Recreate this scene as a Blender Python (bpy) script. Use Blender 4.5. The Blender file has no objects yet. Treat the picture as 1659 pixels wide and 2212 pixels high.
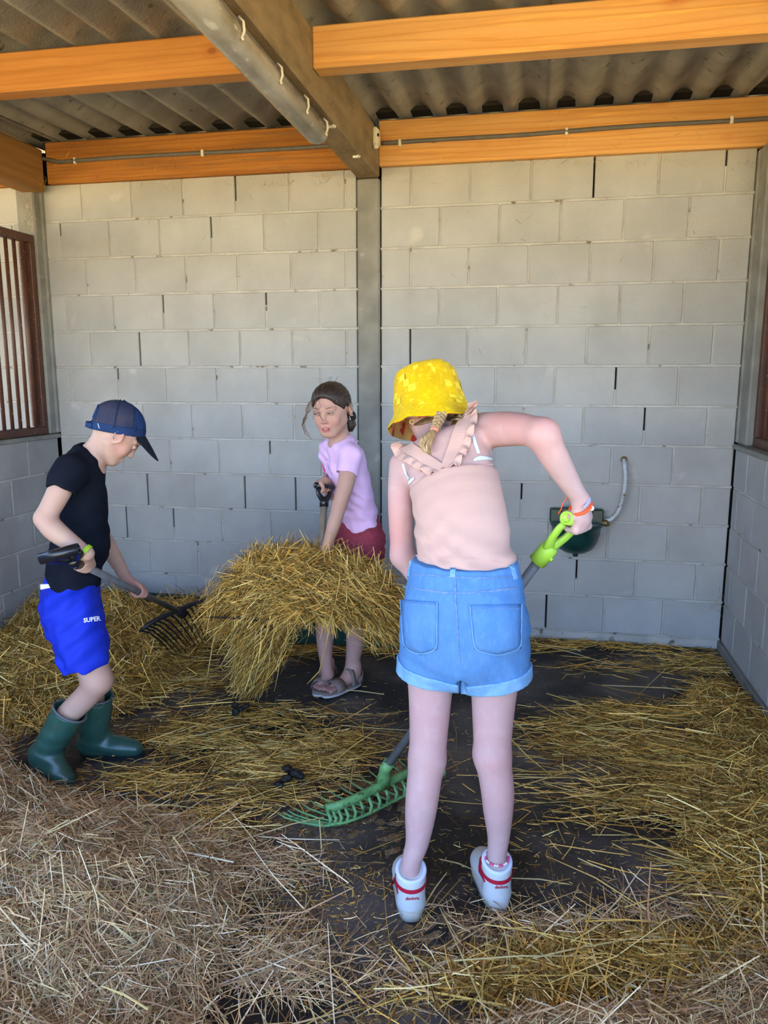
import bpy, math, random
import numpy as np
from mathutils import Matrix, Vector
random.seed(7); rng = np.random.default_rng(7)
SC = bpy.context.scene
COL = SC.collection
# ------------------------------------------------------------------ camera
CW, CH, CF = 1659.0, 2212.0, 1661.0
CP = np.array([0.886832, -4.080995, 1.400368])
YAW, PIT, ROL = -0.195214, -0.175080, -0.000290
def _axes():
    cy, sy, cp, sp = math.cos(YAW), math.sin(YAW), math.cos(PIT), math.sin(PIT)
    f = np.array([sy*cp, cy*cp, sp]); r = np.array([cy, -sy, 0.0]); u = np.cross(r, f)
    cr, sr = math.cos(ROL), math.sin(ROL)
    return r*cr+u*sr, -r*sr+u*cr, f
CR, CU, CFW = _axes()
cam_data = bpy.data.cameras.new('camera'); cam = bpy.data.objects.new('camera', cam_data); COL.objects.link(cam)
cam_data.sensor_fit = 'HORIZONTAL'; cam_data.sensor_width = 36.0; cam_data.lens = CF/CW*36.0
cam_data.clip_start = 0.02; cam_data.clip_end = 200
mw = Matrix.Identity(4)
for i in range(3):
    mw[i][0] = CR[i]; mw[i][1] = CU[i]; mw[i][2] = -CFW[i]; mw[i][3] = CP[i]
cam.matrix_world = mw
SC.camera = cam
# ------------------------------------------------------------------ world, sun, exposure
SC.view_settings.view_transform = 'Standard'; SC.view_settings.look = 'None'
SC.view_settings.gamma = 1.0; SC.view_settings.use_curve_mapping = False
SC.view_settings.exposure = EXPOSURE = 1.95
w = bpy.data.worlds.new('sky'); SC.world = w; w.use_nodes = True
nt = w.node_tree; nt.nodes.clear()
out = nt.nodes.new('ShaderNodeOutputWorld'); bg = nt.nodes.new('ShaderNodeBackground')
sky = nt.nodes.new('ShaderNodeTexSky'); sky.sky_type = 'NISHITA'; sky.sun_disc = False
sky.sun_elevation = math.radians(64); sky.sun_rotation = math.radians(-20); sky.air_density = 1.0; sky.dust_density = 0.8; sky.ozone_density = 2.2
bg.inputs['Strength'].default_value = 0.42
tint = nt.nodes.new('ShaderNodeMix'); tint.data_type = 'RGBA'; tint.blend_type = 'MULTIPLY'; tint.inputs[0].default_value = 1; tint.inputs[7].default_value = (.90, .98, 1.13, 1)
nt.links.new(sky.outputs[0], tint.inputs[6]); nt.links.new(tint.outputs[2], bg.inputs[0]); nt.links.new(bg.outputs[0], out.inputs[0])
sd = bpy.data.lights.new('sun', 'SUN'); sd.energy = 9.5; sd.angle = math.radians(0.6); sd.color = (1.0, 0.93, 0.82)
so = bpy.data.objects.new('sun', sd); COL.objects.link(so); so.location = (2, 8, 12)
so.rotation_euler = (math.radians(-26), 0, math.radians(20))
# ------------------------------------------------------------------ helpers
def V3(*a): return np.array(a, dtype=float)
def unit(v):
    v = np.asarray(v, float); return v/np.linalg.norm(v)
def ray(px, py): return CFW*CF + CR*(px-CW/2) + CU*(CH/2-py)
def AT(px, py, Y):
    d = ray(px, py); return CP + d*((Y-CP[1])/d[1])
def ATZ(px, py, Z):
    d = ray(px, py); return CP + d*((Z-CP[2])/d[2])
def link(o, parent=None):
    COL.objects.link(o)
    if parent is not None:
        o.parent = parent
        if parent.type == 'EMPTY' and parent.parent is None:
            o.matrix_parent_inverse = Matrix.Translation(-Vector(parent.location))
    return o
def tag(o, label=None, cat=None, group=None, kind=None):
    if label: o['label'] = label
    if cat: o['category'] = cat
    if group: o['group'] = group
    if kind: o['kind'] = kind
    return o
def thing(name, label, cat, loc=(0, 0, 0), group=None):
    o = bpy.data.objects.new(name, None); COL.objects.link(o); o.location = Vector([float(x) for x in loc]); o.empty_display_size = .05
    return tag(o, label, cat, group)
def mobj(name, verts, faces, m, parent=None, smooth=True, col=None):
    me = bpy.data.meshes.new(name)
    verts = np.asarray(verts, dtype=np.float32)
    if isinstance(faces, np.ndarray):
        n, k = faces.shape
        me.vertices.add(len(verts)); me.vertices.foreach_set('co', verts.ravel())
        me.loops.add(n*k); me.loops.foreach_set('vertex_index', faces.astype(np.int32).ravel())
        me.polygons.add(n); me.polygons.foreach_set('loop_start', np.arange(0, n*k, k, dtype=np.int32))
        me.update(calc_edges=True)
    else:
        me.from_pydata([tuple(map(float, v)) for v in verts], [], [tuple(map(int, f)) for f in faces]); me.update()
    me.polygons.foreach_set('use_smooth', np.full(len(me.polygons), smooth))
    if col is not None:
        a = me.color_attributes.new('Col', 'FLOAT_COLOR', 'POINT')
        c = np.ones((len(verts), 4), np.float32); c[:, :3] = col; a.data.foreach_set('color', c.ravel())
    if m: me.materials.append(m)
    o = bpy.data.objects.new(name, me); link(o, parent); return o
class MB:
    """collects shapes into one mesh"""
    def __init__(s): s.v = []; s.f = []
    def add(s, vs, fs):
        b = len(s.v); s.v += [tuple(map(float, v)) for v in vs]; s.f += [tuple(b+i for i in f) for f in fs]; return s
    def box(s, c, size, R=None, bev=0.0):
        v, f = bevbox(size, bev)
        if R is not None: v = v@np.asarray(R).T
        return s.add(v+np.asarray(c), f)
    def tube(s, pts, r, n=8, cap=True, flat=None, up=None):
        P = [np.asarray(p, float) for p in pts]; m = len(P)
        rr = [r]*m if np.isscalar(r) else list(r)
        T = [unit(P[min(i+1, m-1)]-P[max(i-1, 0)]) for i in range(m)]
        a = np.array(up, float) if up is not None else (np.array([0, 0, 1.]) if abs(T[0][2]) < .9 else np.array([1., 0, 0]))
        vs = []
        for i in range(m):
            b = unit(np.cross(T[i], a)); a2 = unit(np.cross(b, T[i])); a = a2
            for j in range(n):
                th = 2*math.pi*j/n
                vs.append(P[i]+rr[i]*(math.cos(th)*b+math.sin(th)*a2*(flat if flat else 1)))
        fs = [(i*n+j, i*n+(j+1) % n, (i+1)*n+(j+1) % n, (i+1)*n+j) for i in range(m-1) for j in range(n)]
        if cap: fs += [tuple(range(n))[::-1], tuple((m-1)*n+j for j in range(n))]
        return s.add(vs, fs)
    def lathe(s, prof, c, axis, n=20, sx=1.0, close=False):
        ax = unit(axis); b = unit(np.cross(ax, [0.13, 0.92, .31])); a = np.cross(ax, b); vs = []
        for (r, h) in prof:
            for j in range(n):
                th = 2*math.pi*j/n; vs.append(np.asarray(c)+ax*h+r*(math.cos(th)*a*sx+math.sin(th)*b))
        m = len(prof)
        fs = [(i*n+j, i*n+(j+1) % n, (i+1)*n+(j+1) % n, (i+1)*n+j) for i in range(m-1) for j in range(n)]
        if close: fs += [tuple(range(n))[::-1], tuple((m-1)*n+j for j in range(n))]
        return s.add(vs, fs)
    def build(s, name, m, parent=None, smooth=False): return mobj(name, s.v, s.f, m, parent, smooth)
def bevbox(size, b):
    hx, hy, hz = [q/2 for q in size]
    if b <= 0:
        v = np.array([(x, y, z) for x in (-hx, hx) for y in (-hy, hy) for z in (-hz, hz)])
        return v, [(0, 1, 3, 2), (4, 6, 7, 5), (0, 4, 5, 1), (2, 3, 7, 6), (0, 2, 6, 4), (1, 5, 7, 3)]
    v = []; idx = {}
    for sx in (-1, 1):
        for sy in (-1, 1):
            for sz in (-1, 1):
                for k in range(3):
                    p = [sx*(hx-b), sy*(hy-b), sz*(hz-b)]; p[k] += (sx, sy, sz)[k]*b
                    idx[sx, sy, sz, k] = len(v); v.append(p)
    f = []
    for k in range(3):
        o = [i for i in range(3) if i != k]
        for s_ in (-1, 1):
            q = []
            for a, c in ((-1, -1), (1, -1), (1, 1), (-1, 1)):
                t = [0, 0, 0]; t[k] = s_; t[o[0]] = a; t[o[1]] = c; q.append(idx[t[0], t[1], t[2], k])
            if (s_ > 0) == (k == 1): q = q[::-1]
            f.append(tuple(q))
    for k in range(3):
        o = [i for i in range(3) if i != k]
        for a in (-1, 1):
            for c in (-1, 1):
                def I(s_, kk):
                    t = [0, 0, 0]; t[k] = s_; t[o[0]] = a; t[o[1]] = c; return idx[t[0], t[1], t[2], kk]
                q = [I(-1, o[0]), I(1, o[0]), I(1, o[1]), I(-1, o[1])]
                f.append(tuple(q))
    for sx in (-1, 1):
        for sy in (-1, 1):
            for sz in (-1, 1):
                f.append(tuple(idx[sx, sy, sz, k] for k in range(3)))
    v = np.array(v, float); ff = []
    for q in f:   # orient outward
        c = v[list(q)].mean(0); n = np.cross(v[q[1]]-v[q[0]], v[q[2]]-v[q[0]])
        ff.append(q if n@c > 0 else q[::-1])
    return v, ff
def srgb(r, g, b):
    return tuple(((c/255)/12.92 if c/255 <= .04045 else (((c/255)+.055)/1.055)**2.4) for c in (r, g, b))
# ------------------------------------------------------------------ materials
def M(name, c, rough=.7, c2=None, scale=6, stretch=(1, 1, 1), lo=.35, hi=.65, c3=None, scale3=60, lo3=.6, hi3=.7, bump=0.0, bscale=80,
      attr=False, objvar=0.0, spec=.3, sss=0.0, metal=0.0, sheen=0.0, wave=None, knots=None, trans=0.0, alpha=1.0, detail=6):
    m = bpy.data.materials.new(name); m.use_nodes = True; t = m.node_tree; b = t.nodes['Principled BSDF']
    N = t.nodes.new; L = t.links.new
    b.inputs['Roughness'].default_value = rough; b.inputs['Specular IOR Level'].default_value = spec
    b.inputs['Metallic'].default_value = metal
    if sheen: b.inputs['Sheen Weight'].default_value = sheen
    if sss:
        b.inputs['Subsurface Weight'].default_value = sss; b.inputs['Subsurface Radius'].default_value = (.012, .005, .003); b.inputs['Subsurface Scale'].default_value = .6
    if trans: b.inputs['Transmission Weight'].default_value = trans
    if alpha < 1: b.inputs['Alpha'].default_value = alpha
    geo = N('ShaderNodeNewGeometry'); mp = N('ShaderNodeMapping'); mp.inputs['Scale'].default_value = stretch
    L(geo.outputs['Position'], mp.inputs['Vector'])
    base = N('ShaderNodeRGB'); base.outputs[0].default_value = (*c, 1); cur = base.outputs[0]
    def mix(fac, a, col2, mode='MIX'):
        x = N('ShaderNodeMix'); x.data_type = 'RGBA'; x.blend_type = mode
        if isinstance(fac, float): x.inputs[0].default_value = fac
        else: L(fac, x.inputs[0])
        L(a, x.inputs[6])
        if isinstance(col2, tuple): x.inputs[7].default_value = (*col2, 1)
        else: L(col2, x.inputs[7])
        return x.outputs[2]
    def noise(sc, lo, hi, det=6):
        n = N('ShaderNodeTexNoise'); n.inputs['Scale'].default_value = sc; n.inputs['Detail'].default_value = det; L(mp.outputs[0], n.inputs['Vector'])
        r = N('ShaderNodeMapRange'); r.inputs[1].default_value = lo; r.inputs[2].default_value = hi; L(n.outputs[0], r.inputs[0]); return r.outputs[0]
    if c2: cur = mix(noise(scale, lo, hi, detail), cur, c2)
    if c3: cur = mix(noise(scale3, lo3, hi3), cur, c3)
    if wave:
        for (wc, wsc, wlo, whi, strg) in wave:
            n = N('ShaderNodeTexWave'); n.inputs['Scale'].default_value = wsc; n.inputs['Distortion'].default_value = 11; n.inputs['Detail'].default_value = 3
            n.bands_direction = 'Z'; L(mp.outputs[0], n.inputs['Vector'])
            r = N('ShaderNodeMapRange'); r.inputs[1].default_value = wlo; r.inputs[2].default_value = whi; r.inputs[4].default_value = strg; L(n.outputs[1], r.inputs[0])
            cur = mix(r.outputs[0], cur, wc)
    if knots:
        kc, ks, kr, kst = knots; mp2 = N('ShaderNodeMapping'); mp2.inputs['Scale'].default_value = kst; L(geo.outputs['Position'], mp2.inputs['Vector'])
        v = N('ShaderNodeTexVoronoi'); v.inputs['Scale'].default_value = ks; L(mp2.outputs[0], v.inputs['Vector'])
        r = N('ShaderNodeMapRange'); r.inputs[1].default_value = kr*.5; r.inputs[2].default_value = kr; r.inputs[3].default_value = .85; r.inputs[4].default_value = 0; L(v.outputs['Distance'], r.inputs[0]); cur = mix(r.outputs[0], cur, kc)
        r = N('ShaderNodeMapRange'); r.inputs[1].default_value = kr*1.1; r.inputs[2].default_value = kr*2.6; r.inputs[3].default_value = .45; r.inputs[4].default_value = 0; L(v.outputs['Distance'], r.inputs[0]); cur = mix(r.outputs[0], cur, tuple(min(1, q*2.6) for q in kc))
    if attr:
        a = N('ShaderNodeAttribute'); a.attribute_name = 'Col'; cur = mix(1.0, cur, a.outputs[0], 'MULTIPLY')
    if objvar:
        oi = N('ShaderNodeObjectInfo'); hv = N('ShaderNodeHueSaturation'); r = N('ShaderNodeMapRange')
        r.inputs[3].default_value = 1-objvar; r.inputs[4].default_value = 1+objvar; L(oi.outputs['Random'], r.inputs[0]); L(r.outputs[0], hv.inputs['Value']); L(cur, hv.inputs['Color']); cur = hv.outputs[0]
    L(cur, b.inputs['Base Color'])
    if bump:
        n = N('ShaderNodeTexNoise'); n.inputs['Scale'].default_value = bscale; n.inputs['Detail'].default_value = 5; L(mp.outputs[0], n.inputs['Vector'])
        bm = N('ShaderNodeBump'); bm.inputs['Strength'].default_value = bump; bm.inputs['Distance'].default_value = .01; L(n.outputs[0], bm.inputs['Height']); L(bm.outputs[0], b.inputs['Normal'])
    m['b'] = 1
    return m
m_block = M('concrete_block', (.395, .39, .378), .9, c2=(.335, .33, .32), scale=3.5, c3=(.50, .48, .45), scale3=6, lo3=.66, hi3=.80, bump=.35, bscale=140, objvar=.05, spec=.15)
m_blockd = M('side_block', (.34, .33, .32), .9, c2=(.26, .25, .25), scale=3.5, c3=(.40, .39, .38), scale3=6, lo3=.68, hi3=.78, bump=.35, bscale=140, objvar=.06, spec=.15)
m_mortar = M('mortar', (.46, .44, .41), .9, c2=(.36, .34, .31), scale=9, c3=(.16, .13, .10), scale3=14, lo3=.62, hi3=.68, bump=.3, bscale=120, spec=.1)
m_dark = M('dark_gap', (.035, .03, .025), .95, spec=.05)
m_post = M('post_concrete', (.24, .235, .215), .9, c2=(.17, .165, .15), scale=7, c3=(.36, .36, .36), scale3=9, lo3=.66, hi3=.80, bump=.3, bscale=60, spec=.12)
m_floor = M('stall_floor', (.022, .019, .018), .6, c2=(.115, .102, .095), scale=1.9, lo=.44, hi=.64, c3=(.16, .13, .095), scale3=55, lo3=.66, hi3=.74, bump=.4, bscale=45, spec=.25)
m_yard = M('yard', (.70, .51, .20), .95, c2=(.60, .43, .17), scale=2, spec=.1)
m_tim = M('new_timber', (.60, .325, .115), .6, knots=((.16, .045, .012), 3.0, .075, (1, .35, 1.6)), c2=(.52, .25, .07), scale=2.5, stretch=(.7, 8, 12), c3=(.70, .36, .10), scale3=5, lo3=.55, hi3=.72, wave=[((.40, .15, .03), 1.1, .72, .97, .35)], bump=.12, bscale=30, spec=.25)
m_timl = M('darker_timber', (.46, .205, .055), .65, knots=((.14, .045, .012), 3.0, .07, (1, .35, 1.6)), c2=(.38, .16, .038), scale=2.5, stretch=(.7, 8, 12), wave=[((.30, .11, .02), 1.1, .72, .97, .35)], bump=.12, bscale=30, spec=.2)  # darker orange tone, for the left purlin
m_timd = M('dusty_timber', (.40, .165, .035), .75, knots=((.12, .04, .012), 3.0, .07, (1, .35, 1.6)), c2=(.27, .105, .025), scale=2.5, stretch=(.7, 8, 12), c3=(.20, .11, .05), scale3=3, lo3=.55, hi3=.75, wave=[((.20, .07, .015), 1.1, .72, .97, .4)], bump=.15, bscale=30, spec=.15)
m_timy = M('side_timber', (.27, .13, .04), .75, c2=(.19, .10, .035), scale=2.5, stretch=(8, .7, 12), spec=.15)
m_beamc = M('weathered_beam', (.27, .195, .115), .9, c2=(.18, .13, .075), scale=5, stretch=(3, 1, 3), c3=(.26, .21, .14), scale3=30, lo3=.6, hi3=.72, bump=.35, bscale=50, spec=.1)
m_roof = M('fibre_cement', (.32, .295, .255), .9, c2=(.22, .20, .17), scale=5, c3=(.085, .075, .06), scale3=22, lo3=.62, hi3=.76, bump=.35, bscale=90, spec=.12)
m_rust = M('brown_paint', (.062, .024, .018), .5, c2=(.085, .032, .016), scale=12, c3=(.30, .26, .24), scale3=90, lo3=.66, hi3=.70, bump=.15, bscale=90, spec=.4)
m_lampg = M('grey_plastic', (.24, .22, .19), .35, c2=(.22, .19, .16), scale=14, c3=(.10, .08, .06), scale3=30, lo3=.62, hi3=.72, spec=.5, stretch=(2, .6, 2))
m_diff = M('clear_cover', (.34, .32, .28), .22, c2=(.20, .175, .13), scale=7, c3=(.46, .45, .43), scale3=16, spec=.6, stretch=(2, .8, 2))
m_clip = M('pale_plastic', (.62, .58, .48), .5)
m_cond = M('conduit_grey', (.10, .10, .105), .6, c2=(.14, .12, .10), scale=20)
m_bowl = M('dark_green_enamel', (.004, .045, .038), .32, c2=(.006, .03, .026), scale=12, spec=.5)
m_tub = M('green_plastic', (.006, .05, .034), .5, c2=(.010, .038, .027), scale=5, spec=.35)
m_pipe = M('pale_pipe', (.50, .52, .55), .5, c2=(.38, .38, .38), scale=30, c3=(.16, .08, .04), scale3=25, lo3=.66, hi3=.70)
m_brass = M('brass', (.25, .17, .08), .5, metal=.7)
m_lime = M('lime_plastic', (.36, .62, .055), .4, c2=(.33, .58, .06), scale=10, spec=.4)
m_lim2 = M('mint_plastic', (.17, .36, .13), .5, c2=(.12, .27, .10), scale=20, c3=(.04, .08, .03), scale3=60, lo3=.58, hi3=.68, spec=.35)
m_shaft = M('grey_shaft', (.15, .16, .175), .5, c2=(.12, .12, .125), scale=30, metal=.2)
m_shaf2 = M('worn_wood_shaft', (.20, .165, .13), .75, c2=(.15, .125, .10), scale=8, stretch=(10, 10, 1))
m_blk = M('black_plastic', (.008, .009, .013), .28, spec=.5)
m_tine = M('black_tine', (.010, .011, .016), .45, spec=.45)
m_skinA = M('skin_fair_pink', (.47, .315, .30), .55, c2=(.485, .295, .285), scale=9, lo=.42, hi=.70, c3=(.51, .345, .33), scale3=28, lo3=.5, hi3=.7, attr=True, sss=.12, spec=.3)
m_skinB = M('skin_fair', (.47, .305, .235), .55, c2=(.44, .27, .21), scale=10, attr=True, sss=.12, spec=.3)
m_skinC = M('skin_light', (.46, .275, .22), .55, c2=(.43, .25, .195), scale=12, attr=True, sss=.12, spec=.3)
m_hat = M('yellow_terry', (.60, .405, .003), .95, c2=(.53, .34, .003), scale=18, c3=(.66, .48, .012), scale3=90, lo3=.5, hi3=.7, bump=.35, bscale=260, sheen=.1, spec=.05)
m_hatsq = M('pale_yellow_terry', (.68, .53, .035), .95, bump=.3, bscale=260, c2=(.68, .54, .03), scale=40, sheen=.1, spec=.05)
m_hatin = M('hat_lining', (.45, .25, .08), .9, c2=(.40, .03, .02), scale=30, lo=.5, hi=.56)
m_pinkt = M('peach_jersey', (.53, .345, .295), .9, c2=(.51, .335, .295), scale=12, bump=.10, bscale=500, sheen=.05, spec=.1)
m_white = M('white_cloth', (.56, .64, .74), .8, spec=.15)
m_denim = M('light_denim', (.075, .20, .45), .9, c2=(.095, .225, .48), scale=16, stretch=(1.6, 1.6, .8), c3=(.105, .25, .50), scale3=60, lo3=.5, hi3=.75, bump=.25, bscale=420, spec=.08)
m_deniml = M('pale_denim', (.13, .30, .56), .9, c2=(.19, .37, .62), scale=40, bump=.25, bscale=420, spec=.08)
m_stitch = M('denim_seam', (.07, .17, .36), .9, c2=(.17, .25, .40), scale=120, spec=.08)
m_shoe = M('white_leather', (.60, .62, .62), .5, c2=(.54, .56, .56), scale=14, spec=.35)
m_sole = M('white_rubber', (.47, .465, .43), .7, c2=(.45, .40, .32), scale=30, lo=.5, hi=.7)
m_red = M('red_leather', (.46, .012, .035), .5)
m_sock = M('white_sock', (.60, .66, .85), .9)
m_hairb = M('blond_hair', (.42, .28, .135), .5, c2=(.20, .12, .055), scale=26, stretch=(3, 1, .6), c3=(.58, .43, .24), scale3=60, lo3=.5, hi3=.7, bump=.3, bscale=120, spec=.4)
m_hairc = M('dark_brown_hair', (.022, .012, .009), .42, c2=(.055, .032, .021), scale=40, stretch=(2.5, 2.5, .5), lo=.5, hi=.75, bump=.35, bscale=160, spec=.45)
m_hairf = M('hair_strand', (.13, .08, .05), .5, spec=.4)
m_hair3 = M('cropped_hair', (.50, .36, .25), .8, c2=(.40, .27, .18), scale=70, stretch=(1, 1, 2), bump=.4, bscale=300)
m_black = M('black_jersey', (.0065, .0085, .015), .9, c2=(.009, .011, .018), scale=14, bump=.15, bscale=350, spec=.05)
m_blue = M('royal_blue_jersey', (.006, .022, .40), .7, c2=(.008, .03, .46), scale=9, bump=.12, bscale=350, spec=.2)
m_cap = M('navy_twill', (.012, .028, .085), .85, c2=(.016, .04, .12), scale=26, bump=.2, bscale=300, spec=.12)
m_mesh = M('navy_mesh', (.026, .034, .075), .85, c2=(.050, .048, .075), scale=22, bump=.4, bscale=600, spec=.1)
m_navd = M('cap_underside', (.005, .007, .018), .9)
m_boot = M('green_rubber', (.022, .075, .056), .30, c2=(.03, .09, .066), scale=12, c3=(.07, .07, .05), scale3=26, lo3=.66, hi3=.8, spec=.5)
m_bootd = M('dark_sole', (.008, .012, .014), .6)
m_bootin = M('boot_lining', (.13, .13, .14), .9)
m_lilac = M('lilac_pink_jersey', (.72, .47, .75), .9, c2=(.68, .45, .73), scale=10, bump=.12, bscale=450, sheen=.12, spec=.1)
m_rasp = M('raspberry_linen', (.32, .055, .085), .9, c2=(.26, .045, .07), scale=16, stretch=(1, 1, 4), bump=.35, bscale=120, spec=.08)
m_suede = M('taupe_suede', (.22, .16, .14), .95, c2=(.17, .125, .11), scale=22, bump=.2, bscale=200)
m_pale = M('pale_sole_edge', (.48, .46, .44), .8)
m_lime2 = M('lime_band', (.35, .60, .03), .5)
m_oran = M('neon_orange_band', (.95, .10, .025), .5)
m_gold = M('gold', (.75, .50, .18), .25, metal=1)
m_eyew = M('eye_white', (.60, .58, .60), .3, spec=.5)
m_iris = M('iris', (.05, .065, .09), .2, spec=.6)
m_brow = M('brow', (.10, .055, .04), .9)
m_lip = M('lip', (.48, .13, .14), .45, spec=.4)
m_tooth = M('tooth', (.70, .66, .60), .3)
m_mouth = M('mouth_dark', (.10, .02, .02), .7)
m_mag = M('print_magenta', (.60, .02, .20), .8); m_org = M('print_orange', (.85, .28, .14), .8); m_grn = M('print_green', (.02, .22, .11), .8)
m_prp = M('print_purple', (.22, .10, .30), .8); m_wht = M('print_white', (.85, .85, .88), .7)
m_beadp = M('pink_bead', (.75, .08, .25), .4); m_beadw = M('pearl_bead', (.82, .72, .72), .3); m_beadb = M('lilac_bead', (.35, .35, .75), .3)
m_dung = M('dung', (.012, .010, .009), .6, c2=(.02, .017, .012), scale=40, bump=.6, bscale=60, spec=.3)
m_tie = M('coral_tie', (.85, .22, .17), .8)
m_blueink = M('blue_ink', (.30, .42, .62), .6)
# ------------------------------------------------------------------ large structure
Z0, CH_, MOD = 0.05, 0.2, 0.3
def struct(o): return tag(o, kind='structure')
def block_wall(name, o, u, n, m_b, sections, slab, rows):
    """o origin, u along, n toward the room; sections: (u0,u1,phase_even,phase_odd)"""
    s = MB()
    for (c, sz) in slab: s.box(c, sz)
    wall = struct(s.build(name, m_dark))
    o = np.array(o, float); u = np.array(u, float); n = np.array(n, float); mo = MB(); cache = {}
    R = np.stack([u, -n, [0, 0, 1]], 1)
    for (u0, u1, pe, po) in sections:
        for k in rows:
            ph = po if k % 2 else pe
            js = [u0] + sorted(j for j in [ph+i*MOD for i in range(-40, 40)] if u0+.035 < j < u1-.035) + [u1]
            z = Z0+CH_*k
            mo.box(o+u*(u0+u1)/2-n*.0190+np.array([0, 0, z]), (u1-u0, .028, .0125), R)
            for a, b in zip(js[:-1], js[1:]):
                wd = b-a-.009; key = round(wd, 3)
                if key not in cache:
                    v, f = bevbox((key, .05, CH_-.0095), .0035); me = bpy.data.meshes.new('block')
                    me.from_pydata([tuple(q) for q in (v@R.T)], [], f); me.materials.append(m_b); cache[key] = me
                ob = bpy.data.objects.new('block', cache[key])
                ob.location = Vector([float(q) for q in (o+u*(a+b)/2-n*(.0255+random.uniform(-.0015, .0015))+np.array([0, 0, z+CH_/2]))])
                ob.rotation_euler = (random.gauss(0, .002), random.gauss(0, .002), random.gauss(0, .002))
                ob.parent = wall; COL.objects.link(ob)
                if b < u1-.01:
                    rr = random.random(); hgt = CH_-.01; zz = z+CH_/2
                    if rr < .08: continue
                    if rr < .22: q = random.uniform(.3, .7); zz = z+CH_/2-hgt*(1-q)/2; hgt *= q
                    mo.box(o+u*b-n*.0195+np.array([0, 0, zz]), (.0115, .026, hgt), R)
    mo.build('mortar', m_mortar, wall)
    return wall
wb = block_wall('wall_back', (0, 0, 0), (1, 0, 0), (0, -1, 0), m_block,
                [(-1.865, -.062, .030, -.125), (.062, 1.857, .070, .220), (-3.1, -1.985, .03, -.125), (2.0, 2.75, .07, .22)],
                [((-.9625, .135, 1.33), (1.785, .19, 2.70)), ((.9595, .135, 1.33), (1.775, .19, 2.70)), ((-3.85, .135, 1.33), (3.6, .19, 2.70)), ((3.85, .135, 1.33), (3.6, .19, 2.70)), ((0, .25, 1.33), (11.3, .06, 2.70))], range(12))
pl = MB()
for a, b in ((-1.865, -.06), (.06, 1.857), (-5.6, -2.0), (2.0, 5.6)): pl.box(((a+b)/2, .012, .024), (b-a, .036, .049), bev=.004)
pl.build('plinth', m_mortar, wb)
wl = block_wall('wall_left', (-1.870, 0, 0), (0, -1, 0), (1, 0, 0), m_blockd, [(.01, 4.6, 0, .16)], [((-1.955, -2.32, .54), (.11, 4.6, 1.0))], range(5))  # side walls carried forward with the roof to even the daylight
wr = block_wall('wall_right', (1.858, 0, 0), (0, 1, 0), (-1, 0, 0), m_block, [(-4.6, -.01, -.25, -.11)], [((1.945, -2.32, .54), (.11, 4.6, 1.0))], range(5))
MB().box((-1.94, -2.3, 1.056), (.165, 4.6, .024), bev=.004).box((-1.885, -2.3, .024), (.05, 4.6, .049), bev=.004).build('sill', m_post, wl)
MB().box((1.925, -2.3, 1.056), (.165, 4.6, .024), bev=.004).box((1.868, -2.3, .024), (.05, 4.6, .049), bev=.004).build('sill', m_post, wr)
# floor and yard
nx, ny = 80, 60
gx, gy = np.meshgrid(np.linspace(-5.6, 5.6, nx), np.linspace(-4.8, .2, ny)); gz = .004*np.sin(gx*3.1+gy*2)+.003*np.sin(gx*7-gy*5)-.004
fi = np.array([(j*nx+i, j*nx+i+1, (j+1)*nx+i+1, (j+1)*nx+i) for j in range(ny-1) for i in range(nx-1)])
struct(mobj('floor', np.stack([gx, gy, gz], -1).reshape(-1, 3), fi, m_floor))
yv = [(-40, -45, -.03), (40, -45, -.03), (40, 40, -.03), (-40, 40, -.03)]
struct(mobj('ground', yv, [(0, 1, 2, 3)], m_yard, smooth=False))
# corrugated roof, one child per sheet
roof = struct(MB().box((0, .03, 2.71), (11.4, .10, .02)).build('ceiling', m_dark))  # strip coloured dark for the shade in the gaps under the corrugations
PIT_ = .177
def roof_z(Y): return 2.668+.035*Y
si = 0
for k in range(-7, 6):
    x0 = .887+k*.885; xs = np.arange(0, .885+.03, PIT_/10)+x0; lift = .004+.007*(k % 2)
    ys = [.35, -1.2, -3.0, -4.7]  # front end carried on out of view to even the daylight inside
    v = []; f = []
    for top in (0, 1):
        for y in ys:
            for x in xs: v.append((x, y, roof_z(y)+.026-.024*math.cos(2*math.pi*(x-.887)/PIT_)+lift+(.007 if top else 0)))
    n = len(xs); m = len(ys)
    for top in (0, 1):
        for j in range(m-1):
            for i in range(n-1):
                a = top*m*n+j*n+i; q = (a, a+1, a+n+1, a+n); f.append(q if top == 0 else q[::-1])
    for i in range(n-1):
        a = (m-1)*n+i; f.append((a, a+1, a+1+m*n, a+m*n))
    for j in range(m-1):
        for i in (0, n-1): a = j*n+i; f.append((a, a+n, a+n+m*n, a+m*n))
    mobj('roof_sheet', v, f, m_roof, roof)
# ------------------------------------------------------------------ posts and beams
def post(label, c, s, group=None):
    t = thing('concrete_post', label, 'post', (c[0], c[1], 0))
    MB().box(c, s, bev=.008).build('shaft', m_post, t)
    return t
t = post('grey concrete post in the middle of the back wall below the dark beam', (0, .02, 1.20), (.118, .07, 2.39))
MB().box((0, .03, .05), (.15, .06, .10), bev=.01).build('footing', m_mortar, t)
t = post('stained concrete corner post beside the left barred opening', (-1.925, -.028, 1.755), (.11, .10, 1.37))
MB().box((-1.93, .0, 1.755), (.145, .05, 1.36), bev=.006).build('rear_flange', m_post, t)
t = post('stained concrete corner post beside the right barred opening', (1.925, -.068, 1.755), (.125, .19, 1.37))
MB().box((1.905, .0, 1.755), (.10, .05, 1.36), bev=.006).build('rear_flange', m_post, t)
def beam(label, c, s, m, endcut=.006):
    t = thing('timber_beam', label, 'beam', c)
    MB().box(c, s, bev=.005).build('timber', m, t); return t
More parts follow.
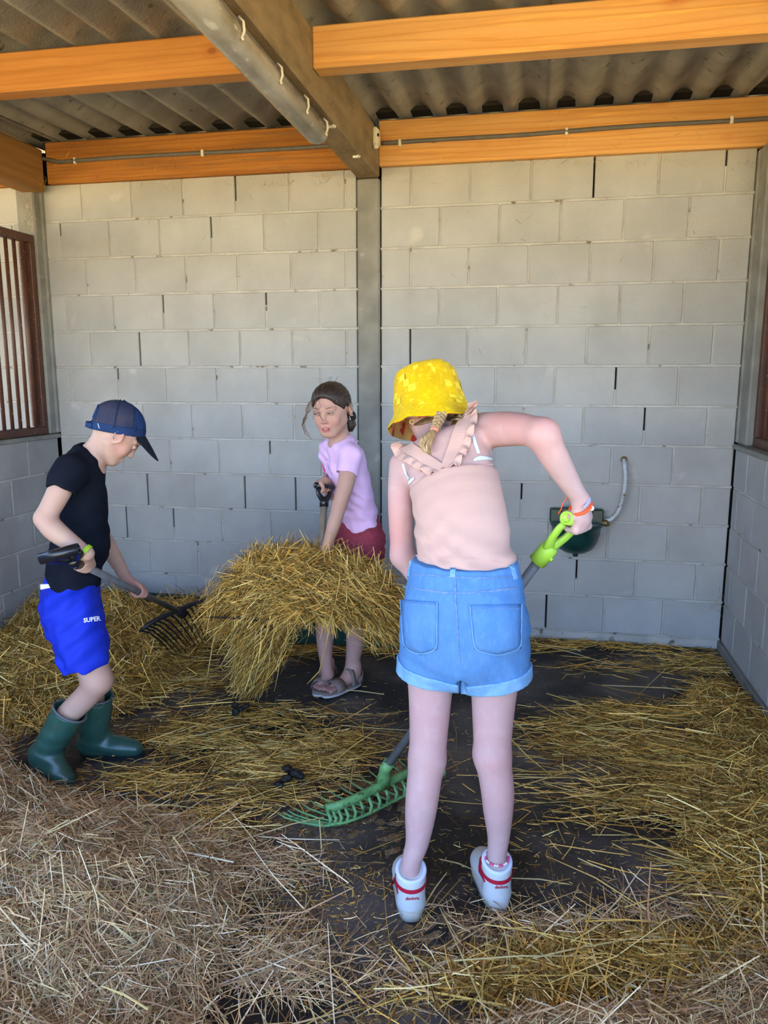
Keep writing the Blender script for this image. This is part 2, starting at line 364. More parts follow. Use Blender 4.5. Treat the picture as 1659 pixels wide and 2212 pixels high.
t = beam('dusty orange timber beam on top of the back wall, left of the middle post', (-.935, .0, 2.55), (1.74, .07, .215), m_timd)
t = beam('orange timber beam on top of the back wall, right of the middle post', (1.93, .0, 2.552), (3.74, .07, .215), m_tim)
beam('end of an orange timber beam over the next stall behind the left corner post', (-2.7, .0, 2.55), (1.6, .07, .215), m_timd)
t = beam('orange roof purlin crossing left of the striplight', (-2.0, -1.175, 2.552), (3.88, .085, .140), m_timl)
t = beam('bright orange roof purlin with a square cut end, right of the striplight', (1.99, -1.17, 2.550), (3.86, .085, .140), m_tim)
t = thing('roof_beam', 'dark weathered beam running toward the viewer above the striplight', 'beam', (0, -1.8, 2.5))
MB().box((0, -2.33, 2.505), (.12, 4.64, .22), bev=.008).build('beam_body', m_beamc, t)
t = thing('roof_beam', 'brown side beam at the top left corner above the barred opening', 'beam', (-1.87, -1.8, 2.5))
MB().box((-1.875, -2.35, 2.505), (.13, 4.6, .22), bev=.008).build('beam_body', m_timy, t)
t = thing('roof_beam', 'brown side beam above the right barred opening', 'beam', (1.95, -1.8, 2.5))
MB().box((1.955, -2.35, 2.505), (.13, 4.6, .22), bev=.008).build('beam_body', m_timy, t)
# ------------------------------------------------------------------ barred openings
def barred(name, X, y0, y1, inner):
    zb, zt, fw = 1.070, 2.168, .045
    fr = MB(); L = y0-y1; yc = (y0+y1)/2
    for z in (zb+fw/2, zt-fw/2): fr.box((X, yc, z), (.045, L, fw), bev=.004)
    for y in (y0-fw/2, y1+fw/2, yc): fr.box((X, y, (zb+zt)/2), (.045, fw, zt-zb-2*fw), bev=.004)
    o = struct(fr.build(name, m_rust))
    MB().box((X-inner*.01, y0-fw*1.3, (zb+zt)/2), (.012, fw*1.6, zt-zb-.1), bev=.002).build('side_flat', m_rust, o)
    y = y0-.085; base = None
    while y > y1+.06:
        if base is None:
            v = MB().tube([(0, 0, zb+fw), (0, 0, zt-fw)], .0105, 10); base = v.build('bar', m_rust, o, True); b = base
        else: b = base.copy(); COL.objects.link(b)
        b.location = (X, y, 0); y -= .0665
barred('window_1', -1.905, -.075, -2.75, 1)
barred('window_2', 1.915, -.168, -2.75, -1)
# ------------------------------------------------------------------ fixtures
t = thing('striplight', 'long dusty grey tubular striplight fixed under the weathered beam', 'light', (0, -1.6, 2.345))
LZ = 2.346; LX = .0
MB().tube([(LX, -.93, LZ+.012), (LX, -3.3, LZ+.012)], .040, 20).build('housing', m_lampg, t, True)
MB().tube([(LX, -.965, LZ-.004), (LX, -.975, LZ-.004), (LX, -3.25, LZ-.004)], [.036, .046, .046], 24).build('diffuser', m_diff, t, True)
MB().lathe([(.0, -.004), (.022, 0), (.040, .008), (.044, .02), (.044, .05)], (LX, -.925, LZ), (0, -1, 0), 20).build('end_cap', m_lampg, t, True)
for y in (-.985, -1.24, -1.53, -1.86, -2.25, -2.7):
    MB().tube([(LX+.036, y, LZ+.038), (LX+.050, y, LZ+.024), (LX+.053, y-.004, LZ-.002), (LX+.046, y-.006, LZ-.020), (LX+.052, y-.012, LZ-.026)], .0042, 6).build('clip', m_clip, t, True)
for y in (-.86, -.42): tag(MB().box((.035, y, 2.391), (.035, .012, .010), bev=.002).box((.047, y-.012, 2.389), (.008, .026, .008), bev=.002).build('cable_clip', m_clip), 'small pale clip under the weathered beam, '+('just beyond the end of the striplight' if y < -.6 else 'nearest the back wall'), 'clip', 'bare clips under the beam')
t = thing('junction_box', 'small pale junction box on the side of the beam at the wall', 'electrical box', AT(806, 296, -.17))
c = np.array([.071, -.155, 2.545])
MB().box(c, (.022, .06, .085), bev=.005).build('box_body', m_clip, t); MB().box(c+[.013, 0, 0], (.008, .048, .07), bev=.003).build('lid', m_clip, t)
MB().tube([c+[.0, -.02, -.035], c+[.004, -.022, -.055]], .012, 8).build('gland', m_clip, t, True); MB().tube([c+[.012, -.02, .005], c+[.019, -.02, .005]], .008, 8).build('knockout', m_dark, t, True)
def conduit(label, pts, clips):
    t = thing('conduit', label, 'conduit', pts[0]); MB().tube(pts, .0105, 8).build('pipe', m_cond, t, True)
    for x, z in clips: MB().box((x, -.047, z), (.016, .022, .034), bev=.004).build('saddle_clip', m_clip, t)
zc = lambda x: 2.547+.010*x/1.8
conduit('grey conduit pipe clipped along the dusty timber beam on the left', [(-1.83, -.06, 2.575)]+[(x, -.047+.002*math.sin(x*5), 2.552+.003*math.sin(x*4)) for x in np.linspace(-1.72, -.13, 12)]+[(-.07, -.05, 2.56)], [(-1.62, 2.552), (-.88, 2.552), (-.17, 2.552)])
conduit('grey conduit pipe clipped along the timber beam on the right', [(.08, -.06, 2.545)]+[(x, -.047+.002*math.sin(x*5), 2.545+.014*(x/1.8)+.003*math.sin(x*6)) for x in np.linspace(.14, 3.2, 24)], [(.17, 2.545), (.98, 2.552), (1.72, 2.56)])
# water bowl and pipe
bc = np.array([1.105, -.035, .70])
t = thing('water_bowl', 'dark green drinking bowl mounted on the back wall', 'water bowl', bc)
MB().box(bc+[0, .01, -.015], (.27, .05, .075), bev=.006).build('back_box', m_bowl, t)
v = []; f = []
prof = [(1.0, 0), (1.03, -.004), (1.03, -.016), (.97, -.022), (.94, -.06), (.86, -.10), (.70, -.135), (.45, -.155), (0.02, -.162)]
inn = [(.93, 0), (.90, -.05), (.75, -.10), (.4, -.135), (.02, -.14)]
def bowlrow(s, h): return [bc+[.128*s*math.cos(a), -.01-.155*s*abs(math.sin(a))*1.0, -.045+h] for a in np.linspace(0, math.pi, 22)]
rows_ = [bowlrow(s, h) for s, h in prof]; n = 22
for r_ in rows_: v += r_
for i in range(len(rows_)-1):
    for j in range(n-1): f.append((i*n+j, i*n+j+1, (i+1)*n+j+1, (i+1)*n+j))
b0 = len(v); rows2 = [bowlrow(s, h) for s, h in inn]
for r_ in rows2: v += r_
for i in range(len(rows2)-1):
    for j in range(n-1): f.append((b0+i*n+j, b0+(i+1)*n+j, b0+(i+1)*n+j+1, b0+i*n+j+1))
for j in range(n-1): f.append((j, b0+j, b0+j+1, j+1))
mobj('bowl', v, f, m_bowl, t)
MB().tube([bc+[0, -.06, -.19], bc+[0, -.06, -.215]], .014, 10).build('drain_plug', m_bowl, t, True)
MB().box(bc+[.0, -.03, .02], (.16, .05, .03), bev=.006).build('valve_cover', m_bowl, t)
MB().tube([bc+[.125, -.01, -.045], bc+[.165, -.012, -.048]], .015, 6).tube([bc+[.14, -.01, -.045], bc+[.155, -.01, -.045]], .021, 6).build('brass_fitting', m_brass, t, True)
P0 = AT(1308, 1125, -.045); pp = [AT(x, y, yy) for x, y, yy in [(1308, 1125, -.045), (1320, 1122, -.045), (1333, 1110, -.045), (1342, 1090, -.045), (1349, 1060, -.045), (1352, 1030, -.042), (1350, 1005, -.03), (1348, 994, -.008), (1347, 992, .01)]]
t = thing('water_pipe', 'pale bent water pipe coming out of the wall above the drinking bowl', 'pipe', pp[-1])
MB().tube(pp, .0105, 10).build('pipe', m_pipe, t, True)
MB().lathe([(.0, .0), (.017, .0), (.017, .006), (.0, .008)], pp[-1]+[0, -.014, 0], (0, -1, 0), 10).build('wall_collar', m_brass, t, True)
# dark green tray against the wall
t = thing('feed_tray', 'long low dark green tray lying against the back wall under the straw', 'tray', (-.8, -.17, 0))
tr = MB(); X0, X1, Ya, Yb, Hh = -1.72, .27, -.34, -.035, .125
tr.box(((X0+X1)/2, Ya, Hh/2), (X1-X0, .016, Hh), bev=.004).box(((X0+X1)/2, Yb, Hh/2), (X1-X0, .016, Hh), bev=.004)
for X in (X0, X1): tr.box((X, (Ya+Yb)/2, Hh/2), (.016, Ya-Yb, Hh), bev=.004)
tr.box(((X0+X1)/2, (Ya+Yb)/2, .010), (X1-X0, abs(Ya-Yb), .012)); tr.build('tray_body', m_tub, t)
rm = MB()
for Y in (Ya, Yb): rm.box(((X0+X1)/2, Y, Hh+.003), (X1-X0+.04, .036, .012), bev=.004)
for X in (X0, X1): rm.box((X, (Ya+Yb)/2, Hh+.003), (.036, abs(Ya-Yb), .0119), bev=.004)
rm.build('rim', m_tub, t)
# ------------------------------------------------------------------ implicit-surface toolkit
BIG = .09
class Vol:
    def __init__(s, lo, hi, h):
        s.lo = np.array(lo, float); s.h = h; s.n = np.ceil((np.array(hi)-s.lo)/h).astype(int)+1
        s.D = np.full(s.n, BIG, np.float32)
    def box(s, lo, hi):
        a = np.clip(np.floor((np.asarray(lo)-s.lo)/s.h).astype(int), 0, s.n); b = np.clip(np.ceil((np.asarray(hi)-s.lo)/s.h).astype(int)+1, 0, s.n)
        if (b <= a).any(): return None
        sl = tuple(slice(i, j) for i, j in zip(a, b))
        ax = [(s.lo[i]+s.h*np.arange(a[i], b[i])).astype(np.float32) for i in range(3)]
        return sl, np.meshgrid(*ax, indexing='ij', sparse=True)
    def put(s, fn, lo, hi, k=0.0, op='add'):
        r = s.box(np.asarray(lo)-k-s.h*3, np.asarray(hi)+k+s.h*3)
        if r is None: return s
        sl, (X, Y, Z) = r; d = fn(X, Y, Z); A = s.D[sl]
        if op == 'add':
            m = np.minimum(A, d)
            if k > 0: hh = np.maximum(k-np.abs(A-d), 0); m = m-hh*hh/(4*k)
        else:
            m = np.maximum(A, -d)
            if k > 0: hh = np.maximum(k-np.abs(A+d), 0); m = m+hh*hh/(4*k)
        s.D[sl] = m.astype(np.float32); return s
    def cone(s, a, b, ra, rb=None, k=.01, sq=None, op='add'):
        """tapered capsule; sq=(normal, factor) flattens it along normal"""
        rb = ra if rb is None else rb
        a = np.asarray(a, np.float32); b = np.asarray(b, np.float32); ba = b-a; L2 = float(ba@ba)+1e-9
        if sq: n = unit(sq[0]).astype(np.float32); c_ = float(1/sq[1]**2-1)
        def fn(X, Y, Z):
            px, py, pz = X-a[0], Y-a[1], Z-a[2]
            t = np.clip((px*ba[0]+py*ba[1]+pz*ba[2])/L2, 0, 1)
            vx, vy, vz = px-t*ba[0], py-t*ba[1], pz-t*ba[2]
            q = vx*vx+vy*vy+vz*vz
            if sq: q = q+c_*(vx*n[0]+vy*n[1]+vz*n[2])**2
            d = np.sqrt(q)-(ra+(rb-ra)*t)
            return d
        R = max(ra, rb)
        return s.put(fn, np.minimum(a, b)-R, np.maximum(a, b)+R, k, op)
    def chain(s, pts, rs, k=.01, sq=None, sub=4):
        """one smooth limb through the points (spline of tapered capsules, joined without bulges)"""
        P = np.array([np.asarray(p, float) for p in pts]); r = np.array(rs, float); Q = []; q = []
        e = np.column_stack([P, r]); e = np.vstack([2*e[0]-e[1], e, 2*e[-1]-e[-2]])
        for i in range(1, len(e)-2):
            for t in np.arange(sub)/sub:
                a, b, c, d = e[i-1:i+3]; Q.append(.5*((2*b)+(-a+c)*t+(2*a-5*b+4*c-d)*t*t+(-a+3*b-3*c+d)*t**3))
        Q.append(e[-2]); Q = np.array(Q); Q[:, 3] = np.maximum(Q[:, 3], min(rs)*.9); R = Q[:, 3].max()
        lo = Q[:, :3].min(0)-R; hi = Q[:, :3].max(0)+R; T = Vol.__new__(Vol)
        b = s.box(lo-k-s.h*3, hi+k+s.h*3)
        if b is None: return s
        sl, _ = b; T.h = s.h; T.lo = s.lo+np.array([x.start for x in sl])*s.h; T.D = np.full(s.D[sl].shape, BIG, np.float32); T.n = np.array(T.D.shape)
        for i in range(len(Q)-1): T.cone(Q[i, :3], Q[i+1, :3], Q[i, 3], Q[i+1, 3], 0, sq)
        A = s.D[sl]; m = np.minimum(A, T.D)
        if k > 0: hh = np.maximum(k-np.abs(A-T.D), 0); m = m-hh*hh/(4*k)
        s.D[sl] = m.astype(np.float32); return s
    def ell(s, c, rad, R=None, k=.01, op='add'):
        c = np.asarray(c, np.float32); rad = np.asarray(rad, np.float32); R = np.eye(3) if R is None else np.asarray(R); R = R.astype(np.float32); m = float(rad.min())
        def fn(X, Y, Z):
            p = [X-c[0], Y-c[1], Z-c[2]]; q = 0; q2 = 0
            for j in range(3):
                u = p[0]*R[0, j]+p[1]*R[1, j]+p[2]*R[2, j]; q = q+(u/rad[j])**2; q2 = q2+(u/rad[j]**2)**2
            q = np.sqrt(q); return q*(q-1)/np.maximum(np.sqrt(q2), 1e-4)
        RR = float(rad.max())
        return s.put(fn, c-RR, c+RR, k, op)
    def like(s):
        v = s.copy(); v.D = np.full(s.D.shape, BIG, np.float32); return v
    def merge(s, o, k=.01):
        m = np.minimum(s.D, o.D); hh = np.maximum(k-np.abs(s.D-o.D), 0); s.D = (m-hh*hh/(4*k)).astype(np.float32); return s
    def grid(s):
        return np.meshgrid(*[(s.lo[i]+s.h*np.arange(s.n[i])).astype(np.float32) for i in range(3)], indexing='ij', sparse=True)
    def cut(s, p, n, k=0.0):
        """remove the side n points to"""
        n = unit(n); X, Y, Z = s.grid(); d = ((X-p[0])*n[0]+(Y-p[1])*n[1]+(Z-p[2])*n[2]).astype(np.float32)
        s.D = np.maximum(s.D, d); return s
    def warp(s, fn):
        X, Y, Z = s.grid(); m = np.abs(s.D) < .05; s.D = np.where(m, s.D+fn(X, Y, Z).astype(np.float32), s.D); return s
    def copy(s):
        v = Vol.__new__(Vol); v.lo, v.h, v.n, v.D = s.lo, s.h, s.n, s.D.copy(); return v
    def samp(s, P):
        g = (np.asarray(P)-s.lo)/s.h; i = np.floor(g).astype(int); ok = ((i >= 0) & (i < s.n-1)).all(-1); i = np.clip(i, 0, s.n-2); f = np.clip(g-i, 0, 1); r = 0
        for dx in (0, 1):
            for dy in (0, 1):
                for dz in (0, 1):
                    w_ = (f[..., 0] if dx else 1-f[..., 0])*(f[..., 1] if dy else 1-f[..., 1])*(f[..., 2] if dz else 1-f[..., 2])
                    r = r+w_*s.D[i[..., 0]+dx, i[..., 1]+dy, i[..., 2]+dz]
        return np.where(ok, r, BIG)
    def grad(s, P):
        P = np.asarray(P, float); e = s.h*1.5; g = np.stack([s.samp(P+np.eye(3)[i]*e)-s.samp(P-np.eye(3)[i]*e) for i in range(3)], -1)
        return g/(np.linalg.norm(g, axis=-1, keepdims=True)+1e-9)
    def hitpx(s, px, py, off=0.0):
        """points on the surface seen from the photograph's viewpoint at those pixels, moved out along the normal"""
        px = np.atleast_1d(np.asarray(px, float)); py = np.atleast_1d(np.asarray(py, float))
        d = CFW[None]*CF+CR[None]*(px-CW/2)[:, None]+CU[None]*(CH/2-py)[:, None]; d /= np.linalg.norm(d, axis=1, keepdims=True)
        c = s.lo+s.n*s.h/2; R = np.linalg.norm(s.n*s.h)/2; t0 = max(.1, np.linalg.norm(c-CP)-R); ts = np.arange(t0, t0+2*R, s.h*.8)
        P = CP+d[:, None, :]*ts[None, :, None]; D = s.samp(P); neg = D < 0; i = np.argmax(neg, 1); has = neg.any(1)
        near = np.argmin(D, 1); i = np.where(has, np.maximum(i, 1), near); ar = np.arange(len(px))
        d1 = D[ar, i]; d0 = D[ar, np.maximum(i-1, 0)]; fr = np.where(has, d0/(d0-d1+1e-9), 0); t = ts[np.maximum(i-1, 0)]+fr*s.h*.8; t = np.where(has, t, ts[near])
        Q = CP+d*t[:, None]; N = s.grad(Q); return Q+N*off, N
    def mesh(s, name, m, parent, paint=None, smooth_it=1):
        D = s.D; S = D < 0; n = np.array(D.shape)-1
        cnt = np.zeros(n, np.uint8)
        for dx in (0, 1):
            for dy in (0, 1):
                for dz in (0, 1): cnt += S[dx:dx+n[0], dy:dy+n[1], dz:dz+n[2]]
        act = np.argwhere((cnt > 0) & (cnt < 8)); idx = np.full(n, -1, np.int32); idx[act[:, 0], act[:, 1], act[:, 2]] = np.arange(len(act))
        cs = [(a, b, c) for a in (0, 1) for b in (0, 1) for c in (0, 1)]
        val = {c: D[act[:, 0]+c[0], act[:, 1]+c[1], act[:, 2]+c[2]] for c in cs}
        acc = np.zeros((len(act), 3)); num = np.zeros(len(act))
        for c in cs:
            for ax in range(3):
                if c[ax] == 0:
                    e = list(c); e[ax] = 1; v0 = val[c]; v1 = val[tuple(e)]; x = (v0 < 0) != (v1 < 0); t = v0/(v0-v1+1e-12)
                    for k in range(3): acc[:, k] += np.where(x, (t if k == ax else c[k]), 0)
                    num += x
        P = act+acc/np.maximum(num, 1)[:, None]; P = P*s.h+s.lo
        F = []
        for ax in range(3):
            o = [i for i in range(3) if i != ax]
            sa = [slice(None)]*3; sb = [slice(None)]*3; sa[ax] = slice(0, -1); sb[ax] = slice(1, None)
            e = np.argwhere(S[tuple(sa)] != S[tuple(sb)]); e = e[(e[:, o[0]] > 0) & (e[:, o[1]] > 0) & (e[:, o[0]] < n[o[0]]) & (e[:, o[1]] < n[o[1]])]
            ins = S[e[:, 0], e[:, 1], e[:, 2]]; q = []
            for a, b in ((1, 1), (0, 1), (0, 0), (1, 0)):
                c = e.copy(); c[:, o[0]] -= a; c[:, o[1]] -= b; q.append(idx[c[:, 0], c[:, 1], c[:, 2]])
            q = np.stack(q, 1); fl = ins if ax != 1 else ~ins
            q = np.where(fl[:, None], q, q[:, ::-1]); F.append(q)
        F = np.concatenate(F); F = F[(F >= 0).all(1)]
        for _ in range(smooth_it):
            A = np.zeros_like(P); C = np.zeros(len(P))
            for i in range(4):
                for j in (1, 3): np.add.at(A, F[:, i], P[F[:, (i+j) % 4]]); np.add.at(C, F[:, i], 1)
            P = P*.5+.5*A/np.maximum(C, 1)[:, None]
        col = paint(P) if paint else None
        if paint is None and m.node_tree.nodes.get('Attribute'): col = np.ones((len(P), 3))
        return mobj(name, P, F, m, parent, True, col)
def blobs(base, L):
    """vertex tint: list of (centre, radius, colour multiplier, strength)"""
    def f(P):
        c = np.tile(np.array(base, float), (len(P), 1))
        for ce, r, colr, st in L:
            w_ = np.exp(-(np.linalg.norm(P-np.asarray(ce), axis=1)/r)**2)*st; c = c*(1-w_[:, None])+np.array(colr)*w_[:, None]
        return c
    return f
def ribbon(V, pts, width, thick, name, m, parent, off=.0, n=None, smooth=True, edge=None):
    """a band laid on a surface along pixel points"""
    P = np.array(pts, float); seg = np.r_[0, np.cumsum(np.linalg.norm(np.diff(P, axis=0), axis=1))]; n = n or max(4, int(seg[-1]/6))
    t = np.linspace(0, seg[-1], n); px = np.interp(t, seg, P[:, 0]); py = np.interp(t, seg, P[:, 1]); wd = np.interp(t, seg, width) if not np.isscalar(width) else np.full(n, width)
    Q, N = V.hitpx(px, py, off)
    if n > 9:
        for _ in range(3):
            for A in (Q, N): A[1:-1] = A[1:-1]*.5+(A[:-2]+A[2:])*.25
    T = np.gradient(Q, axis=0); v = []; f = []
    for i in range(n):
        b = unit(np.cross(T[i], N[i])); a = Q[i]
        for sx, sz in ((-1, -.5), (-1, 1), (1, 1), (1, -.5)): v.append(a+b*wd[i]/2*sx+N[i]*thick*sz)
    for i in range(n-1):
        for j in range(4): f.append((i*4+j, i*4+(j+1) % 4, (i+1)*4+(j+1) % 4, (i+1)*4+j))
    f += [(3, 2, 1, 0), tuple((n-1)*4+j for j in range(4))]
    return mobj(name, v, f, m, parent, smooth=False)
def patch(V, quad, nu, nv, off, thick, name, m, parent, tip=0):
    """thin sheet over a surface; quad = 4 pixel corners (tl,tr,br,bl)"""
    q = np.array(quad, float); px = []; py = []
    for j in range(nv+1):
        for i in range(nu+1):
            u, w_ = i/nu, j/nv; p = (q[0]*(1-u)+q[1]*u)*(1-w_)+(q[3]*(1-u)+q[2]*u)*w_
            if tip: p = p+np.array([0, tip*w_*(1-abs(2*u-1))])
            px.append(p[0]); py.append(p[1])
    Q, N = V.hitpx(px, py, 0); n = len(Q); A = Q+N*(off+thick); B = Q+N*(off-.002); v = np.concatenate([A, B]); f = []; W_ = nu+1
    for j in range(nv):
        for i in range(nu):
            a = j*W_+i; f.append((a, a+W_, a+W_+1, a+1)); f.append((n+a, n+a+1, n+a+W_+1, n+a+W_))
    ring = [i for i in range(nu)]+[j*W_+nu for j in range(nv)]+[nv*W_+nu-i for i in range(nu)]+[(nv-j)*W_ for j in range(nv)]
    for a, b in zip(ring, ring[1:]+ring[:1]): f.append((a, b, n+b, n+a))
    return mobj(name, v, f, m, parent, smooth=True)
def text_on(V, txt, p0, ux, size_px, off, name, m, parent, slant=0.0, sx=1.0):
    """flat lettering laid on a surface; p0 pixel of the baseline start, ux pixel direction of the line"""
    cu = bpy.data.curves.new('lettering', 'FONT'); cu.body = txt; cu.size = 1; cu.resolution_u = 2; cu.offset = .028; o = bpy.data.objects.new('t', cu); COL.objects.link(o)
    bpy.context.view_layer.update(); me = o.to_mesh(); vs = np.array([v.co[:] for v in me.vertices]); fs = [tuple(p.vertices) for p in me.polygons]; o.to_mesh_clear()
    bpy.data.objects.remove(o); ux = unit(np.array(ux, float)); uy = np.array([ux[1], -ux[0]])
    p = np.array(p0)+np.outer(vs[:, 0]*size_px*sx+vs[:, 1]*slant*size_px, ux)+np.outer(vs[:, 1]*size_px, uy)
    Q, N = V.hitpx(p[:, 0], p[:, 1], off); return mobj(name, Q, fs, m, parent, smooth=False)
def frame(f, u):
    f = unit(f); u = np.asarray(u, float); u = unit(u-f*(u@f)); r = np.cross(f, u); return f, u, r
def head(V, C, f, u, s=1.0, mouth=0.0, eo=(-.010, -.014), es=.86):
    """C skull centre, f forward, u up. s=1: child head 0.2 m"""
    f, u, r = frame(f, u); R = np.stack([r, f, u], 1)
    L = lambda a, b, c: C+s*(r*a+f*b+u*c)
    V.ell(L(0, -.010, .018), np.array([.070, .086, .080])*s, R, .01)
    V.ell(L(0, .030, -.020), np.array([.058, .052, .070])*s, R, .03)
    V.ell(L(0, .038, -.062), np.array([.040, .036, .040])*s, R, .03)
    V.ell(L(0, .062, -.094), np.array([.019, .016, .014])*s, R, .02)
    for k in (-1, 1):
        V.cone(L(.050*k, .005, -.050), L(.020*k, .055, -.090), .015*s, .012*s, .025)
        V.ell(L(.034*k, .060, -.035), np.array([.018, .014, .018])*s, R, .018)
        V.ell(L(.030*k, .092, -.004), np.array([.015, .013, .009])*s, R, .008, 'sub')
        V.cone(L(.012*k, .080, .014), L(.042*k, .070, .014), .0075*s, .006*s, .012)
    V.cone(L(0, .077, .016), L(0, .086, -.010), .009*s, .0060*s, .012); V.cone(L(0, .082, -.004), L(0, .093, -.032), .0062*s, .0078*s, .010)
    V.ell(L(0, .0955, -.036), np.array([.0088, .0085, .0075])*s, R, .006)
    for k in (-1, 1): V.ell(L(.0098*k, .088, -.038), np.array([.0060, .0075, .0055])*s, R, .004)
    V.cone(L(-.016, .079, -.0615), L(.016, .079, -.0615), .0050*s, None, .006); V.cone(L(-.013, .078, -.0725), L(.013, .078, -.0725), .0062*s, None, .006)
    V.ell(L(0, .083, -.067-.001*mouth), np.array([.018, .008, .0012+.0035*mouth])*s, R, .002, 'sub')
    for k in (-1, 1): ear(V, L(.0685*k, eo[0], eo[1]), r*k, f, u, s*es)
    return L
def ear(V, c, out, f, u, s):
    o = unit(out*.75-f*.55); P = lambda a, b, d=0: c+s*(f*a+u*b+o*d)
    V.ell(P(-.002, .002, .009), np.array([.009, .018, .026])*s, np.stack([o, f, u], 1), .006)
    pts = [P(.010, .006, .010), P(.012, .020, .013), P(.002, .029, .016), P(-.012, .024, .019), P(-.017, .008, .019), P(-.013, -.010, .016), P(-.002, -.024, .010)]
    V.chain(pts, [.0035*s]*6+[.0058*s], .004)
    V.ell(P(.0, .004, .023), np.array([.0065, .009, .014])*s, np.stack([o, f, u], 1), .004, 'sub')
def grip(V, C, a, e, R, wrist, rf=.0065, side=1, spread=.0165, ph=(28, 85, 150, 215), rw=.020, thumb=True):
    """hand closed round a shaft: C centre on the axis, a axis (towards the little finger), e direction from axis to the knuckles"""
    a = unit(a); e = unit(np.asarray(e)-a*(np.asarray(e)@a)); g = np.cross(a, e)*side
    pos = lambda o, deg, r: C+a*o+r*(math.cos(math.radians(deg))*e+math.sin(math.radians(deg))*g)
    kn = []
    for i in range(4):
        o = (i-1.5)*spread; L_ = (1.0, 1.06, 1.0, .88)[i]; rr = rf*(1.02, 1.04, 1.0, .88)[i]
        k0 = pos(o*.95, ph[0], R+rr*2.0); kn.append(k0)
        pts = [k0]+[pos(o, ph[0]+(d-ph[0])*L_, R+rr*.95) for d in (ph[1]*.72+ph[0]*.28, ph[1], (ph[1]+ph[2])/2, ph[2], (ph[2]+ph[3])/2, ph[3])]
        V.chain(pts, [rr*1.25, rr*1.12, rr*1.08, rr, rr, rr*.92, rr*.85], .0035)
    w_ = np.asarray(wrist)
    for i, k0 in enumerate(kn):
        b = w_+a*(i-1.5)*.008+(C-w_)*.12; V.cone(b, k0, rw*.62, rf*1.45, .010)
    V.cone(w_, pos(0, -28, R+.012), rw*.85, .016, .014)
    V.cone(pos(-.016, -40, R+.011), pos(.018, -45, R+.010), .012, .011, .012)
    if thumb:
        t0 = w_*.45+pos(-1.6*spread, -30, R+.010)*.55
        t1 = pos(-2.0*spread, -62, R+.009); t2 = pos(-1.75*spread, -105, R+.0075); t3 = pos(-1.25*spread, -150, R+.0065)
        V.chain([t0, t1, t2, t3], [.0125, .0098, .0085, .0070], .006)
    return pos
def sines(amp, waves):
    """cloth folds: sum of warped sine waves; waves = (direction, wavelength, weight)"""
    def fn(X, Y, Z):
        r = 0
        for i, (d, L_, wgt) in enumerate(waves):
            d = unit(d); q = X*d[0]+Y*d[1]+Z*d[2]; p = .35*L_*np.sin(X*9.1+Z*13+i)+.3*L_*np.sin(Z*21-Y*17+2*i+X*15)
            r = r+wgt*np.sin(2*math.pi*(q+p)/L_)
        return amp*r
    return fn
def dgrip(t, top, bot, bar, bw, m, name='handle', rb=.0155, rs=.024, hollow=True):
    """D-shaped handle: top = centre of the cross grip, bot = end of the socket (towards the shaft)"""
    top = np.asarray(top, float); ax = unit(np.asarray(bot)-top); b = unit(np.asarray(bar)-ax*(np.asarray(bar)@ax)); n = np.cross(ax, b); L_ = np.linalg.norm(np.asarray(bot)-top)
    g = MB(); pr = [(rb*.72, bw*.44), (rb*.72, bw/2), (rb, bw/2), (rb, -bw/2), (rb*.72, -bw/2), (rb*.72, -bw*.44), (0.001, -bw*.43)]
    g.lathe([(0.001, bw*.43)]+pr, top, b, 20); g.build('cross_grip', m, t, True)
    y = MB()
    for s_ in (-1, 1):
        pts = [top+b*s_*bw*.36+ax*rb*1.15, top+b*s_*bw*.38+ax*L_*.22, top+b*s_*bw*.32+ax*L_*.42, top+b*s_*bw*.17+ax*L_*.60, top+ax*L_*.70]
        y.tube(pts, [rb*.72, rb*.80, rb*.85, rb*.98, rs*.8], 12, True, .62, up=n)
    y.build('yoke', m, t, True)
    MB().lathe([(.001, 0), (rs*.75, 0), (rs*.96, .008), (rs, L_*.40), (rs*.8, L_*.40), (.001, L_*.39)], top+ax*L_*.62, ax, 20).build('socket', m, t, True)
    MB().tube([top+ax*L_*.80+n*rs*.8, top+ax*L_*.80+n*(rs+.005)], .0045, 8).build('screw', m, t, True)
m_hairn = M('dark_blond_hair', (.26, .165, .085), .5, c2=(.13, .08, .045), scale=30, bump=.3, bscale=120, spec=.35)
